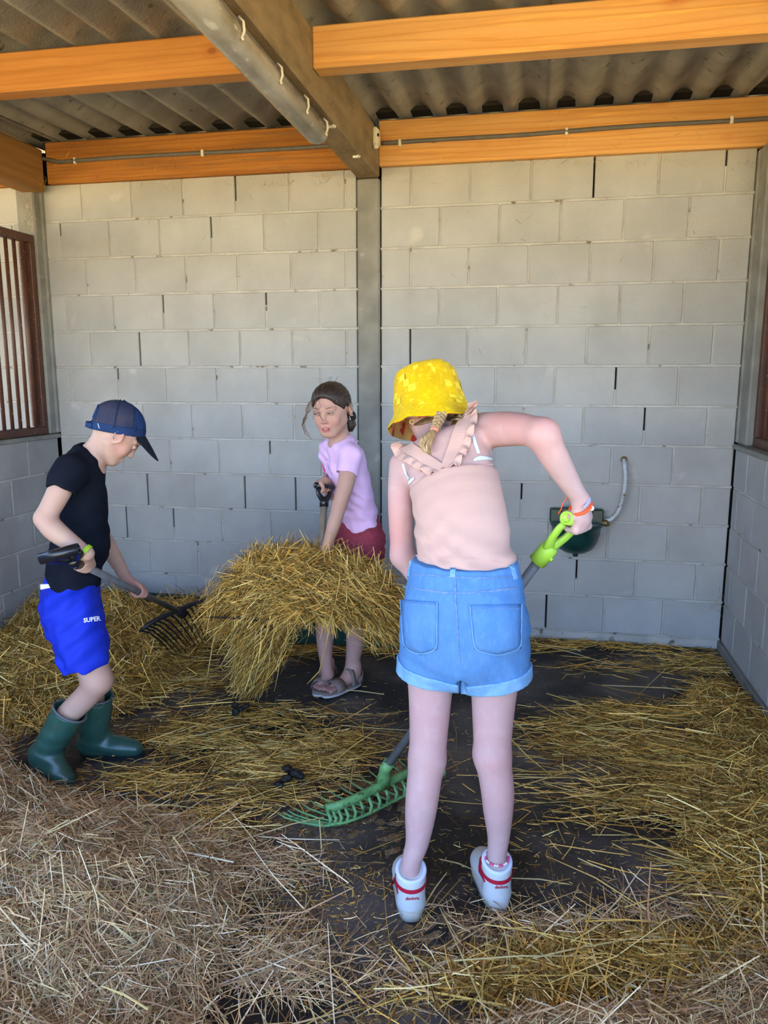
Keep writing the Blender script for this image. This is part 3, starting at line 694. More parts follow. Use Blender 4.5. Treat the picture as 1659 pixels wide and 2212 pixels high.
# ------------------------------------------------------------------ girl in the yellow hat
def girl_A():
    t = thing('person', 'girl in a yellow bucket hat, peach top and denim shorts, seen from behind, raking', 'person', (.72, -2.25, 0))
    h = .0034
    nb = unit((-.10, -.80, .55))               # normal of the leaning back
    pel = AT(1001, 1335, -2.235); wai = AT(1003, 1215, -2.215); mid = AT(993, 1110, -2.15); che = AT(975, 1020, -2.055)
    shR = AT(1048, 930, -1.99); shL = AT(872, 1005, -1.99)
    neck = AT(945, 958, -1.965); hc = AT(925, 868, -1.885)
    V = Vol((.38, -2.62, -.01), (1.14, -1.70, 1.46), h)
    V.chain([pel, wai, mid, che], [.130, .112, .112, .112], .03, (nb, .66))
    V.cone(AT(975, 1000, -2.04), AT(945, 960, -2.0), .075, .05, .04, (nb, .7))
    V.chain([shL+[.012, 0, -.008], AT(925, 985, -2.03), AT(1000, 955, -2.03), shR], [.036, .050, .052, .042], .03)
    for a, b in (((905, 1040), (915, 990)), ((1035, 1010), (1020, 955))): V.cone(AT(*a, -2.085), AT(*b, -2.055), .022, .020, .03)   # shoulder blades
    V.chain([neck, hc+[0, .0, -.01]], [.043, .045], .03)
    hf, hu, hr = frame((-.35, .75, -.62), (-.28, .45, .85))
    L = head(V, hc, hf, hu, .98)
    def shoe(heel, toe, inner):
        h0 = ATZ(*heel, .0); d = unit((ATZ(*toe, .0)-h0)*[1, 1, 0]); r_ = np.cross(d, (0, 0, 1)); up = np.array([0, 0, 1.])
        P = lambda a, b, c: h0+d*a+r_*b+up*c; K = Vol(P(.11, 0, .08)-.16, P(.11, 0, .08)+.16, .0031); q = (r_, 1.0)
        K.chain([P(.038, 0, .030), P(.10, 0, .030), P(.165, .004*inner, .028), P(.200, .006*inner, .026)], [.036, .034, .043, .029], .02, (up, .85))
        K.chain([P(.036, 0, .034), P(.038, 0, .075), P(.043, 0, .135)], [.0375, .038, .041], .012)
        K.cone(P(.065, 0, .085), P(.14, 0, .048), .032, .028, .025)
        K.cut(P(.043, 0, .118), unit(up-d*.35)); K.cut(P(0, 0, .016), -up)
        full = K.copy(); o = K.mesh('shoe_upper', m_shoe, t)
        s2 = MB(); n = 40; rows = []
        for z_, g_ in ((.0, .0), (.022, .001), (.026, -.002)):
            for j in range(n):
                a_ = 2*math.pi*j/n; L1 = .112; x_ = .104+L1*math.cos(a_); wd = (.0405 if math.cos(a_) < -.1 else .0405+.007*min(1, (math.cos(a_)+.1)*1.6)); y_ = wd*np.sign(math.sin(a_))*abs(math.sin(a_))**.62
                rows.append(P(x_*(1)+g_*math.cos(a_), y_+g_*math.sin(a_)+.004*inner*max(0, math.cos(a_)), z_+.0))
        f_ = [(i*n+j, i*n+(j+1) % n, (i+1)*n+(j+1) % n, (i+1)*n+j) for i in range(2) for j in range(n)]+[tuple(range(n))[::-1], tuple(2*n+j for j in range(n))]
        mobj('sole', rows, f_, m_sole, t)
        c = P(.043, 0, .117)
        ring_ = [c+(d*math.cos(a_)+r_*math.sin(a_))*.036 for a_ in np.linspace(0, 6.283, 30)]
        MB().tube([p+up*(.35*((p-c)@d)) for p in ring_], .0060, 8).build('collar_lining', m_sock, t, True)
        z0_ = .082; pts = []
        for a_ in np.linspace(-2.45, 2.45, 26):   # red band low round the back of the collar
            dr = -d*math.cos(a_)+r_*math.sin(a_); p = P(.040, 0, z0_+.007*(1-math.cos(a_)))
            lo_, hi_ = 0.0, .07
            for _ in range(22):
                md_ = (lo_+hi_)/2
                if full.samp((p+dr*md_)[None])[0] < 0: lo_ = md_
                else: hi_ = md_
            pts.append((p+dr*(lo_+.0008), dr))
        v = []; f_ = []
        for p, dr in pts: v += [p+up*.0055, p+up*.0055+dr*.0012, p-up*.0055+dr*.0012, p-up*.0055]
        for i in range(len(pts)-1):
            for j in range(4): f_.append((i*4+j, i*4+(j+1) % 4, (i+1)*4+(j+1) % 4, (i+1)*4+j))
        mobj('red_band', v, f_, m_red, t, False)
        return full, P
    f1, P1 = shoe((889, 1988), (880, 1868), -1); f2, P2 = shoe((1079, 1967), (1044, 1862), -1)
    # legs
    def leg(px, Ys, rs):
        V.chain([AT(x, y, Y) for (x, y), Y in zip(px, Ys)], rs, .02)
    leg([(935, 1370), (930, 1480), (927, 1560), (923, 1640)], [-2.225, -2.215, -2.215, -2.22], [.074, .0585, .0515, .0470])
    V.chain([AT(923, 1640, -2.22), AT(914, 1705, -2.235), AT(908, 1760, -2.24), AT(901, 1820, -2.245), P1(.045, 0, .135), P1(.045, 0, .09)], [.0455, .0445, .0405, .031, .0262, .027], .02)
    leg([(1070, 1380), (1067, 1490), (1065, 1550), (1063, 1630)], [-2.225, -2.205, -2.20, -2.20], [.074, .0590, .0530, .0470])
    V.chain([AT(1063, 1630, -2.20), AT(1074, 1700, -2.20), AT(1076, 1750, -2.19), AT(1077, 1805, -2.18), P2(.045, 0, .135), P2(.045, 0, .09)], [.0460, .0440, .0395, .030, .0262, .027], .02)
    # right arm
    el = AT(1173, 938, -2.175); wr = AT(1256, 1082, -2.10)
    V.chain([shR, AT(1085, 927, -2.05), AT(1130, 928, -2.12), el], [.046, .046, .0405, .0370], .02)
    V.chain([el, AT(1196, 985, -2.155), AT(1232, 1045, -2.12), wr], [.0370, .0355, .0270, .0215], .02)
    # left arm
    elL = AT(870, 1200, -2.06)
    V.chain([shL, AT(866, 1060, -2.03), AT(867, 1130, -2.05), elL], [.040, .036, .0345, .0320], .02)
    s0 = AT(1243, 1122, -2.075)                  # grip centre
    st, sb = AT(1172, 1200, -2.055), AT(838, 1652, -1.865)
    C2 = st+(sb-st)*.38; wl_ = C2+[-.045, -.075, .045]
    V.chain([elL, (elL+wl_)/2+[0, 0, .004], wl_], [.031, .029, .021], .02)
    sd_ = unit(sb-st)
    grip(V, C2, sd_, (-.5, -.8, .35), .0135, wl_, side=-1)
    bar = unit(AT(1264, 1107, -2.03)-AT(1208, 1125, -2.10))
    grip(V, s0, bar, (.25, -.86, -.42), .0160, wr, rf=.0068, side=1, ph=(20, 70, 140, 200), rw=.023)
    red = (1.06, .74, .72); 
    V.mesh('body', m_skinA, t, blobs((1, 1, 1), [(el, .05, (1.06, .80, .78), .7), (AT(1085, 900, -2.08), .07, (1.0, .74, .72), .6), (AT(1130, 915, -2.15), .05, (1.0, .76, .75), .5),
        (AT(850, 1150, -2.1), .07, (1.03, .70, .66), .8), (AT(852, 1070, -2.1), .05, (1.03, .78, .74), .6), (L(0, .02, -.03), .1, (1.0, .80, .78), .5), (wr, .03, (1.02, .86, .84), .5),
        (AT(960, 1000, -2.15), .08, (1.05, 1.02, 1.0), .6)]+[(AT(x, y, -2.25), .10, (.94, .93, 1.06), .7) for x, y in ((930, 1530), (925, 1650), (905, 1780), (1065, 1530), (1063, 1650), (1076, 1780))]+[(AT(1063, 1655, -2.24), .03, (1.05, .86, .84), .5), (AT(925, 1660, -2.26), .03, (1.03, .88, .86), .5)]))  # bluish light on the legs put into their skin tint
    # tank top
    T = Vol((.48, -2.46, .84), (1.0, -1.86, 1.30), h); g = .007
    T.chain([AT(1004, 1225, -2.218), wai, mid, che], [.118+g, .113+g, .111+g, .111+g], .02, (nb, .67))
    T.cone(che, che+[-.01, .03, .04], .118, .10, .02, (nb, .67))
    dn = -nb
    p1, p2, p3 = AT(870, 1056, -2.12), AT(950, 1004, -2.16), AT(1090, 994, -2.12)
    for a, b in ((p1, p2), (p2, p3)): T.cut(a, np.cross(unit(b-a), dn) if np.cross(unit(b-a), dn)[2] > 0 else -np.cross(unit(b-a), dn))
    pa, pb = AT(888, 1205, -2.2), AT(1124, 1226, -2.2); nn = np.cross(unit(pb-pa), (0, 1, 0)); T.cut(pa, nn if nn[2] < 0 else -nn)
    for c, r in ((AT(868, 1020, -2.06), .052), (AT(1105, 965, -2.06), .050)): T.ell(c, (r, .12, r), None, .004, 'sub')
    T.warp(lambda X, Y, Z: sines(.0034, [((.4, 0, 1), .060, 1), ((-.6, 0, 1), .045, .7)])(X, Y, Z)*np.clip((1.10-Z)/.12, .12, 1)+.0022*np.sin((Z+.12*X)*2*math.pi/.036)*np.clip((1.00-Z)/.06, 0, 1))
    T.mesh('top', m_pinkt, t)
    ribbon(T, [(886, 1058), (903, 1043), (950, 1014), (1010, 1008), (1064, 1004)], .0022, .0010, 'top_edge_stitch', m_pinkt, t, .0006)
    ribbon(T, [(899, 1200), (960, 1204), (1040, 1208), (1112, 1220)], .0035, .0010, 'hem_stitch', m_pinkt, t, .0006)
    def strap(pts, wd, sgn, k):
        rb = ribbon(V, pts, wd, .0022, 'shoulder_strap', m_pinkt, t, .0045)
        P = np.array(pts, float); seg = np.r_[0, np.cumsum(np.linalg.norm(np.diff(P, axis=0), axis=1))]; n = 120; tt = np.linspace(0, seg[-1]*(1.0), n)
        Q, N = V.hitpx(np.interp(tt, seg, P[:, 0]), np.interp(tt, seg, P[:, 1]), .006); Tn = np.gradient(Q, axis=0); wv = np.interp(tt, seg, wd) if not np.isscalar(wd) else np.full(n, wd)
        rows = [];
        for i in range(n):
            b = unit(np.cross(Tn[i], N[i]))*sgn; ph = i/n*2*math.pi*k; e = Q[i]+b*wv[i]*.46; q = min(1, i/6, (n-1-i)/4)
            rows.append([e, e+b*.007+N[i]*(.003+.002*q*math.sin(ph)), e+b*(.007+.008*q)+N[i]*(.005+.006*q*math.sin(ph))+unit(Tn[i])*.0022*q*math.cos(ph), e+b*(.007+.016*q)+N[i]*(.006+.0095*q*math.sin(ph+.4))+unit(Tn[i])*.0050*q*math.cos(ph+.4)])
        R_ = np.array(rows); nv = R_.shape[1]; v = R_.reshape(-1, 3); f = [(i*nv+j, i*nv+j+1, (i+1)*nv+j+1, (i+1)*nv+j) for i in range(n-1) for j in range(nv-1)]
        o = mobj('ruffle', v, f, m_pinkt, rb); md = o.modifiers.new('s', 'SOLIDIFY'); md.thickness = .002; md.offset = 0; s2 = o.modifiers.new('b', 'SUBSURF'); s2.levels = s2.render_levels = 1
    strap([(955, 1014), (925, 996), (900, 978), (880, 968), (868, 966)], [.022, .028, .032, .036, .036], -1, 4.6)
    strap([(962, 1012), (975, 985), (988, 950), (1001, 915), (1012, 892), (1022, 882)], [.022, .030, .034, .034, .032, .030], 1, 6.6)
    ribbon(V, [(1013, 912), (1022, 945), (1033, 980)], .0085, .0012, 'bra_strap', m_white, t, .002)
    ribbon(V, [(872, 1002), (878, 1022), (884, 1034)], .0085, .0012, 'bra_strap', m_white, t, .002)
    ribbon(V, [(1022, 996), (1034, 991), (1048, 991), (1060, 993)], [.004, .013, .009, .005], .0015, 'bra_band', m_white, t, .003)
    ribbon(V, [(882, 1048), (888, 1040), (896, 1034)], [.004, .010, .005], .0015, 'bra_band', m_white, t, .003)
    # shorts
    S = Vol((.50, -2.50, .58), (.98, -1.98, 1.0), h)
    S.chain([AT(1003, 1222, -2.22), AT(1003, 1290, -2.228), AT(1001, 1370, -2.23)], [.127, .148, .150], .02, ((0, 1, 0), .74))
    for (x, y), (x2, y2) in (((935, 1350), (926, 1490)), ((1072, 1360), (1077, 1500))):
        S.cone(AT(x, y, -2.235), AT(x2, y2, -2.215), .083, .080, .02, ((0, 1, 0), .95))
        S.ell(AT(x+(4 if x < 1000 else -4), 1345, -2.265), (.07, .075, .085), None, .03)
    S.cut(AT(1000, 1209, -2.22), (0, -.05, 1))
    hemL = (AT(855, 1440, -2.22), AT(990, 1470, -2.22)); hemR = (AT(1008, 1478, -2.22), AT(1150, 1462, -2.22))
    X, Y, Z = S.grid(); xm = AT(1000, 1450, -2.22)[0]
    def hemcut(D, off):
        zl = hemL[0][2]+(X-hemL[0][0])*(hemL[1][2]-hemL[0][2])/(hemL[1][0]-hemL[0][0]); zr = hemR[0][2]+(X-hemR[0][0])*(hemR[1][2]-hemR[0][2])/(hemR[1][0]-hemR[0][0])
        return (np.where(X < xm, zl, zr)+off+.10*(Y+2.22)).astype(np.float32)
    bot = hemcut(None, 0)
    S.D = np.maximum(S.D, bot-Z)
    S.cone(AT(1001, 1500, -2.30), AT(994, 1440, -2.28), .016, .004, .006, ((0, 1, 0), 5.0), 'sub')
    S.warp(lambda X, Y, Z: sines(.0011, [((.3, 0, 1), .05, 1), ((1, 0, .25), .045, .8)])(X, Y, Z))
    base = S.copy()
    for x, y, yy in ((929, 1492, -2.215), (1068, 1500, -2.205)): S.cone(AT(x, y, yy), AT(x, y-50, yy), .066, .060, .002, None, 'sub')
    S.mesh('shorts', m_denim, t)
    K = base.copy(); K.D = np.maximum(K.D-.0055, -(K.D+.002)); zt = hemcut(None, .036); K.D = np.maximum(K.D, Z-zt); K.D = np.maximum(K.D, (bot-.002)-Z); cuffs = K.D.copy()
    for s_ in (-1, 1):
        K.D = np.maximum(cuffs, ((X-xm+.001)*(-s_)+.0015).astype(np.float32)+0*Y+0*Z); K.mesh('cuff', m_deniml, t)
    ribbon(base, [(893, 1240), (985, 1247), (1060, 1249), (1124, 1246)], .0035, .0012, 'waistband_seam', m_stitch, t, .0010)
    ribbon(base, [(872, 1268), (930, 1276), (984, 1282), (1060, 1277), (1130, 1268)], .0045, .0012, 'yoke_seam', m_stitch, t, .0010)
    ribbon(base, [(984, 1225), (984, 1285), (988, 1350), (992, 1430)], .0035, .0012, 'back_seam', m_stitch, t, .0010)
    for pts in ([(979, 1211), (978, 1248)], [(1104, 1218), (1113, 1252)], [(888, 1212), (882, 1246)]): ribbon(base, pts, .0125, .0035, 'belt_loop', m_deniml, t)
    for q in ([(868, 1296), (945, 1301), (944, 1402), (875, 1398)], [(1014, 1307), (1124, 1306), (1123, 1400), (1026, 1402)]):
        po = patch(base, q, 10, 10, .001, .0028, 'back_pocket', m_denim, t, 14)
        a, b, c, d = q; mx = ((c[0]+d[0])/2, (c[1]+d[1])/2+13)
        ribbon(base, [a, d, mx, c, b], .0022, .0012, 'pocket_stitching', m_deniml, po, .0042, n=40)
        ribbon(base, [(a[0]+3, a[1]+8), (b[0]-3, b[1]+8)], .0016, .0010, 'pocket_hem', m_stitch, po, .0044)
    # hat
    hat_c = AT(926, 862, -1.895); ax = unit((-.10, -.36, .93)*np.array([1, 1, 1])); ax = unit(np.array([-.20, .34, .92]))
    def hatmesh():
        n = 96; A = unit(np.cross(ax, (0, 1, 0))); B = np.cross(ax, A)
        prof = [(.002, .090), (.040, .091), (.068, .088), (.079, .081), (.084, .072), (.090, .042), (.095, .010), (.099, -.020), (.101, -.034), (.106, -.050), (.114, -.068), (.122, -.084)]
        v = []; rr = []
        for i, (r_, z_) in enumerate(prof):
            for j in range(n):
                th = 2*math.pi*j/n; rip = (.0022*math.sin(3*th+i*.4)+.0016*math.sin(7*th-i*.7)+.0012*math.sin(13*th+i))*(.4 if i < 4 else 1)
                if i > 8: rip += .005*(i-8)/3*math.sin(2*th+1.0)
                v.append(hat_c+(A*math.cos(th)+B*math.sin(th))*(r_+rip)*1.0+ax*(z_+rip*1.3))
        m = len(prof); f = [(i*n+j, (i+1)*n+j, (i+1)*n+(j+1) % n, i*n+(j+1) % n) for i in range(m-1) for j in range(n)]; f.append(tuple(range(n)))
        return v, f, A, B, prof
    v, f, A, B, prof = hatmesh()
    o = mobj('bucket_hat', v, f, m_hat, t); o['label'] = 'yellow terry bucket hat'
    md = o.modifiers.new('s', 'SOLIDIFY'); md.thickness = .004; md.offset = 1; sb_ = o.modifiers.new('b', 'SUBSURF'); sb_.levels = sb_.render_levels = 1
    v2 = [hat_c+(np.array(q)-hat_c)*.985-ax*.001 for q in v[4*96:]]; mobj('hat_lining', v2, [tuple(reversed([i-4*96 for i in q])) for q in f[:-1] if min(q) >= 4*96], m_hatin, o)
    pr = np.array(prof)
    def onhat(th, s_):
        i = s_*(len(pr)-1); r_ = np.interp(i, range(len(pr)), pr[:, 0]); z_ = np.interp(i, range(len(pr)), pr[:, 1]); return hat_c+(A*math.cos(th)+B*math.sin(th))*(r_+.0045)+ax*z_
    sq = MB()
    for row, s_ in enumerate((.37, .43, .49, .55, .62, .70, .79, .88)):
        nn_ = 17
        for j in range(nn_):
            if (j+row*2+random.randint(0, 1)) % 2 or random.random() < .2: continue
            th = 2*math.pi*(j+.5*(row % 2))/nn_; dt = .115+random.uniform(-.02, .02); ds = .031; g_ = 4; b0 = len(sq.v)
            for a_ in range(g_+1):
                for c_ in range(g_+1): sq.v.append(tuple(onhat(th+dt*(a_/g_*2-1), s_+ds*(c_/g_*2-1))+unit(onhat(th, s_)-hat_c-ax*.02)*(.0003 if 0 < a_ < g_ and 0 < c_ < g_ else -.0012)))
            for a_ in range(g_):
                for c_ in range(g_): q = b0+a_*(g_+1)+c_; sq.f.append((q, q+1, q+g_+2, q+g_+1))
    tag(sq.build('pale_check', m_hatsq, o, True), kind='stuff')
    # hair under the hat, braid
    H = Vol(hc-.14, hc+.14, .0034)
    f_, u_, r_ = hf, hu, hr
    H.ell(L(0, -.014, .004), (.0775, .092, .092), np.stack([r_, f_, u_], 1), .01); H.cut(L(0, .012, 0), f_); H.cut(L(0, 0, .01), u_)
    H.ell(L(0, -.02, -.088), (.05, .03, .03), np.stack([r_, f_, u_], 1), .02, 'sub')
    H.warp(sines(.0016, [((1, 0, .2), .010, 1), ((.8, .4, .3), .016, .7)])); H.mesh('hair', m_hairb, t)
    bp = [AT(957, 884, -1.998), AT(953, 895, -2.018), AT(948, 907, -2.04), AT(942, 920, -2.06), AT(938, 928, -2.075)]
    bp = np.array(bp); br = MB()
    T_ = unit(bp[-1]-bp[0]); sd2 = unit(np.cross(T_, (0, 1, 0))); N_ = np.cross(sd2, T_)
    Ls = np.linalg.norm(bp[-1]-bp[0])
    for k in range(3):
        pts = []; rs = []
        for i in range(40):
            s_ = i/39; c = np.array([np.interp(s_*4, range(5), bp[:, q]) for q in range(3)]); ph = 2*math.pi*(s_*2.4+k/3); wd = .0115*(1-.35*s_)
            pts.append(c+sd2*wd*math.sin(ph)-np.array([0, 1, 0])*.0055*math.sin(2*ph)); rs.append(.0080*(1-.35*s_))
        br.tube(pts, rs, 10)
    br.build('braid', m_hairb, t, True)
    MB().lathe([(.007, -.004), (.0095, -.002), (.0095, .005), (.007, .007)], bp[-1], T_, 14).build('hair_tie', m_tie, t, True)
    tl = MB(); e0 = bp[-1]
    tp = [e0, AT(931, 938, -2.085), AT(922, 950, -2.10), AT(917, 962, -2.112), AT(921, 974, -2.12), AT(930, 981, -2.12)]
    for k in range(26):
        a_ = random.uniform(0, 6.28); q_ = math.sqrt(random.random()); o_ = sd2*math.cos(a_)*q_+np.array([0, -1, 0])*math.sin(a_)*q_*.7
        sp = [0, .011, .0165, .0165, .011, .004]; tl.tube([p+o_*s_ for p, s_ in zip(tp, sp)], [.0022, .0042, .0046, .0042, .003, .0012], 6)
    tl.build('braid_tail', m_hairb, t, True)
    nh = MB()
    for i in range(44):
        a_ = i/43; x0 = 897+ (1003-897)*a_; y0 = 919-24*math.sin(a_*2.6)-2; p = [(x0+(952-x0)*q, y0+(898-y0)*q+6*math.sin(q*3.1)) for q in (0, .3, .6, .85, 1)]
        Q, N = V.hitpx([k_[0] for k_ in p], [k_[1] for k_ in p], .0025); Q = Q+np.array([(0, 0, 0), (0, -.001, 0), (0, -.004, 0), (0, -.007, 0), (0, -.010, 0)]); nh.tube(list(Q), [.0032, .0034, .0034, .003, .002], 6)
    tag(nh.build('nape_hair', m_hairn, t, True), kind='stuff')
    # ear ring
    ec = AT(890, 911, -1.955); MB().tube([ec+.0062*np.array([math.cos(a_), 0, math.sin(a_)]) for a_ in np.linspace(0, 6.28, 20)], .0011, 6).build('earring', m_gold, t, True)
    # bracelets
    wx = unit(s0-wr); wd_ = unit(AT(1256, 1082, -2.10)-AT(1232, 1045, -2.12)); b1 = unit(np.cross(wd_, (0, 1, 0))); b2 = np.cross(wd_, b1); wc = AT(1254, 1096, -2.10)
    ring = lambda r_, a0, a1, n, dz: [wc+wd_*dz(a_)+(b1*math.cos(a_)+b2*math.sin(a_))*r_ for a_ in np.linspace(a0, a1, n)]
    MB().tube(ring(.0275, 0, 6.283, 36, lambda a_: .004*math.sin(a_+1)), .0044, 8).build('orange_band', m_oran, t, True)
    bd = MB()
    for i, p in enumerate(ring(.030, -1.2, 1.2, 12, lambda a_: -.012)): bd.lathe([(.001, -.004), (.0038, -.002), (.0042, 0), (.0038, .002), (.001, .004)], p, (0, 0, 1), 8)
    tag(bd.build('beads', m_beadb, t, True), kind='stuff')
    MB().lathe([(.002, -.002), (.0065, -.002), (.0065, .002), (.002, .002), (.002, -.002)], AT(1278, 1098, -2.115), (.5, -.8, .2), 12).build('ring_bead', m_beadw, t, True)
    MB().tube([AT(1228, 1072, -2.10), AT(1217, 1085, -2.10), AT(1212, 1100, -2.10), AT(1206, 1110, -2.10)], .0014, 6).build('cord_end', m_oran, t, True)
    # shoes
    ribbon(f1, [(857, 1888), (853, 1902), (845, 1912)], [.004, .010, .003], .0012, 'red_star_shape', m_red, t, .001)
    ribbon(f1, [(853, 1902), (858, 1916), (860, 1930)], [.014, .011, .004], .0012, 'red_star_shape', m_red, t, .001)
    text_on(f1, 'diadora', (876, 1944), (1, -.05), 9.5, .0014, 'shoe_lettering', m_red, t)
    ribbon(f2, [(1039, 1852), (1036, 1878), (1048, 1905)], [.009, .014, .006], .0012, 'red_star_shape', m_red, t, .001)
    text_on(f2, 'diadora', (1069, 1919), (1, -.04), 9.0, .0014, 'shoe_lettering', m_red, t)
    ac = P2(.045, 0, .126)
    for k_, m_ in ((0, m_beadp), (1, m_beadw)):
        bb = MB()
        for i in range(30):
            if (i//2) % 2 != k_: continue
            a_ = 6.283*i/30; p = ac+np.array([.031*math.cos(a_), .031*math.sin(a_), .004*math.sin(a_)]); bb.lathe([(.0005, -.0034), (.0028, -.002), (.0036, 0), (.0028, .002), (.0005, .0034)], p, (0, 0, 1), 8)
        tag(bb.build('ankle_beads', m_, t, True), kind='stuff')
    # rake
    k = thing('stable_rake', 'grey-shafted stable rake with lime handle and mint green tined head on the floor', 'rake', (sb[0], sb[1], 0))
    MB().tube([st, sb], .0135, 14).build('shaft', m_shaft, k, True)
    dgrip(k, s0, st+(st-s0)*.15, bar, .105, m_lime, rb=.0175, rs=.0245)
    return t, k, sb, unit(sb-st)
A_t, rakeA, A_sb, A_dir = girl_A()
m_skinBl = M('skin_fair_plain', (.46, .28, .22), .55, sss=.1)
# ------------------------------------------------------------------ boy in the navy cap
def boy_B():
    t = thing('person', 'boy in navy cap, black T-shirt, blue shorts and green boots, holding a fork', 'person', (-.66, -1.75, 0))
    h = .0034; Yc = -1.75
    V = Vol((-1.0, -2.10, -.01), (-.25, -1.30, 1.40), h); X_ = np.array([1., 0, 0]); Z_ = np.array([0, 0, 1.]); Y_ = np.array([0, 1., 0])
    hc = AT(253, 930, Yc); D_ = unit(np.array([.88, .47, 0])); hf, hu = (.60, .37, -.71), (.60, .36, .71)
    L = head(V, hc, hf, hu, .93, 0, (.021, -.017), .90)
    # neck and torso (flattened front to back)
    V.chain([AT(226, 955, Yc), AT(205, 985, Yc), AT(190, 1015, Yc)], [.046, .047, .055], .03)
    pel, wai, bel, che, nk = AT(152, 1300, Yc), AT(158, 1235, Yc), AT(168, 1165, Yc), AT(172, 1075, Yc), AT(182, 1010, Yc)
    V.chain([pel, wai, bel, che, nk], [.112, .100, .104, .106, .070], .03, (D_, .72))
    shR = AT(150, 1018, -1.885); shL = AT(178, 1022, -1.615)
    V.chain([shR, AT(178, 1008, -1.80), AT(180, 1008, -1.70), shL], [.040, .048, .048, .040], .03)
    elR, wrR = AT(97, 1120, -1.965), AT(188, 1196, -1.955)
    V.chain([shR, AT(128, 1062, -1.93), elR], [.042, .0365, .0310], .02)
    V.chain([elR, AT(115, 1143, -1.972), AT(150, 1170, -1.965), wrR], [.0310, .0345, .0290, .0215], .015)
    C1 = AT(200, 1232, -1.875); hd0, hd1 = AT(163, 1213, -1.955), AT(389, 1322, -.93); sdir = unit(hd1-hd0)
    C1 = hd0+sdir*.055
    grip(V, C1, sdir, (.30, -.80, .55), .0130, wrR, rf=.0062, side=1, ph=(25, 75, 145, 210))
    C2 = hd0+sdir*((AT(302, 1280, -1.3)-hd0)@sdir); tt = None
    # left hand where the shaft passes pixel (303,1281)
    best = min(np.linspace(.1, .9, 200), key=lambda s_: abs(((hd0+(hd1-hd0)*s_-CP)@CR)/((hd0+(hd1-hd0)*s_-CP)@CFW)*CF+CW/2-303)); C2 = hd0+(hd1-hd0)*best
    elL = AT(216, 1150, -1.60); wl_ = AT(273, 1250, C2[1]-.035)
    V.chain([shL, AT(196, 1085, -1.585), elL], [.040, .034, .030], .02)
    V.chain([elL, AT(240, 1192, (-1.60+wl_[1])/2), wl_], [.0310, .0300, .0205], .015)
    grip(V, C2, sdir, (-.30, .10, .92), .0130, wl_, rf=.0060, side=1, ph=(20, 80, 130, 175))
    # legs: near (right) leg bent, far (left) leg forward
    kR = AT(210, 1468, -1.84)
    V.chain([AT(160, 1330, -1.82), AT(185, 1400, -1.83), kR], [.072, .062, .049], .02)
    V.chain([kR+[.004, 0, -.004], AT(190, 1500, -1.84), AT(160, 1530, -1.845), AT(130, 1560, -1.85), AT(108, 1600, -1.855)], [.046, .0425, .0405, .036, .030], .02)
    kL = AT(196, 1455, -1.665)
    V.chain([AT(160, 1330, -1.68), AT(182, 1400, -1.675), kL, AT(203, 1520, -1.655), AT(208, 1580, -1.65)], [.070, .056, .046, .038, .030], .02)
    V.mesh('body', m_skinB, t, blobs((1, 1, 1), [(elR, .03, (1.10, .82, .82), .8), (wl_+[.02, 0, -.02], .05, (1.12, .80, .84), .6), (C2, .04, (1.15, .72, .76), .7), (L(.071, .019, 0), .022, (1.15, .80, .76), .7), (L(-.071, .019, 0), .022, (1.15, .80, .76), .7),
        (L(.045, .05, -.035), .03, (1.15, .84, .82), .7), (kR, .05, (1.06, .86, .90), .6), (L(.0, .078, -.067), .016, (1.05, .66, .66), .8), (AT(185, 1500, -1.88), .07, (.86, .86, .95), .6)]))
    for k in (-1, 1):
        c = L(.0290*k, .0770, -.004); MB().lathe([(.0004, -.0095), (.006, -.0076), (.0095, 0), (.006, .0076), (.0004, .0095)], c, unit(hf), 14).build('eyelid', m_skinBl, t, True)
        MB().tube([L(.018*k, .0860, -.0065), L(.029*k, .0880, -.0085), L(.039*k, .0820, -.0080)], [.001, .0018, .001], 6).build('eyelashes', m_brow, t, True)
        MB().tube([L(.015*k, .0890, .0150), L(.030*k, .0890, .0185), L(.044*k, .0800, .015)], [.0015, .0026, .0012], 6).build('eyebrow', m_hair3, t, True)
    # close-cropped hair shell
    f_, u_, r_ = frame(hf, hu)
    H = Vol(hc-.12, hc+.12, .003); R_ = np.stack([r_, f_, u_], 1)
    H.ell(L(0, -.010, .018), np.array([.0716, .0876, .0816])*.93, R_, .01); H.cut(L(0, .052, .0), unit(f_*1.0+u_*.1)); H.cut(L(0, -.03, -.018), unit(-u_*1.0-f_*.35))
    H.mesh('cropped_hair', m_hair3, t)
    # cap
    cf, cu = np.array([.82, .53, -.20]), np.array([.17, .10, .97]); f2, u2, r2 = frame(cf, cu); cc = AT(253, 921, Yc)
    P = lambda a, b, c: cc+r2*a+f2*b+u2*c
    K = Vol(cc-.15, cc+.17, .0030); Rk = np.stack([r2, f2, u2], 1)
    K.ell(P(0, 0, -.004), (.078, .0925, .091), Rk, .0); K.cut(P(0, 0, -.020), -u2)
    sh = K.copy()
    K.ell(P(0, 0, -.006), (.0725, .087, .086), Rk, .0, 'sub'); K.ell(P(0, -.092, .018), (.040, .050, .042), Rk, .003, 'sub')
    top = K.copy(); top.cut(P(0, 0, .004), -u2)
    back = top.copy(); back.cut(P(0, .045, 0), f2); back.mesh('mesh_panel', m_mesh, t)
    fr = top.copy(); fr.cut(P(0, .045, 0), -f2); fr.mesh('front_panel', m_cap, t)
    bd = K.copy(); bd.ell(P(0, -.09, .02), (.040, .03, .02), Rk, 0, 'sub') if 0 else None
    bd.D = bd.D-.0008; bd.cut(P(0, 0, .006), u2); bd.mesh('cap_band', m_cap, t)
    def curve(th0, th1, ph_, n=18): return [P(.0775*math.cos(ph_)*math.cos(a), .094*math.sin(ph_)*math.cos(a) if 0 else 0, 0) for a in np.linspace(th0, th1, n)]
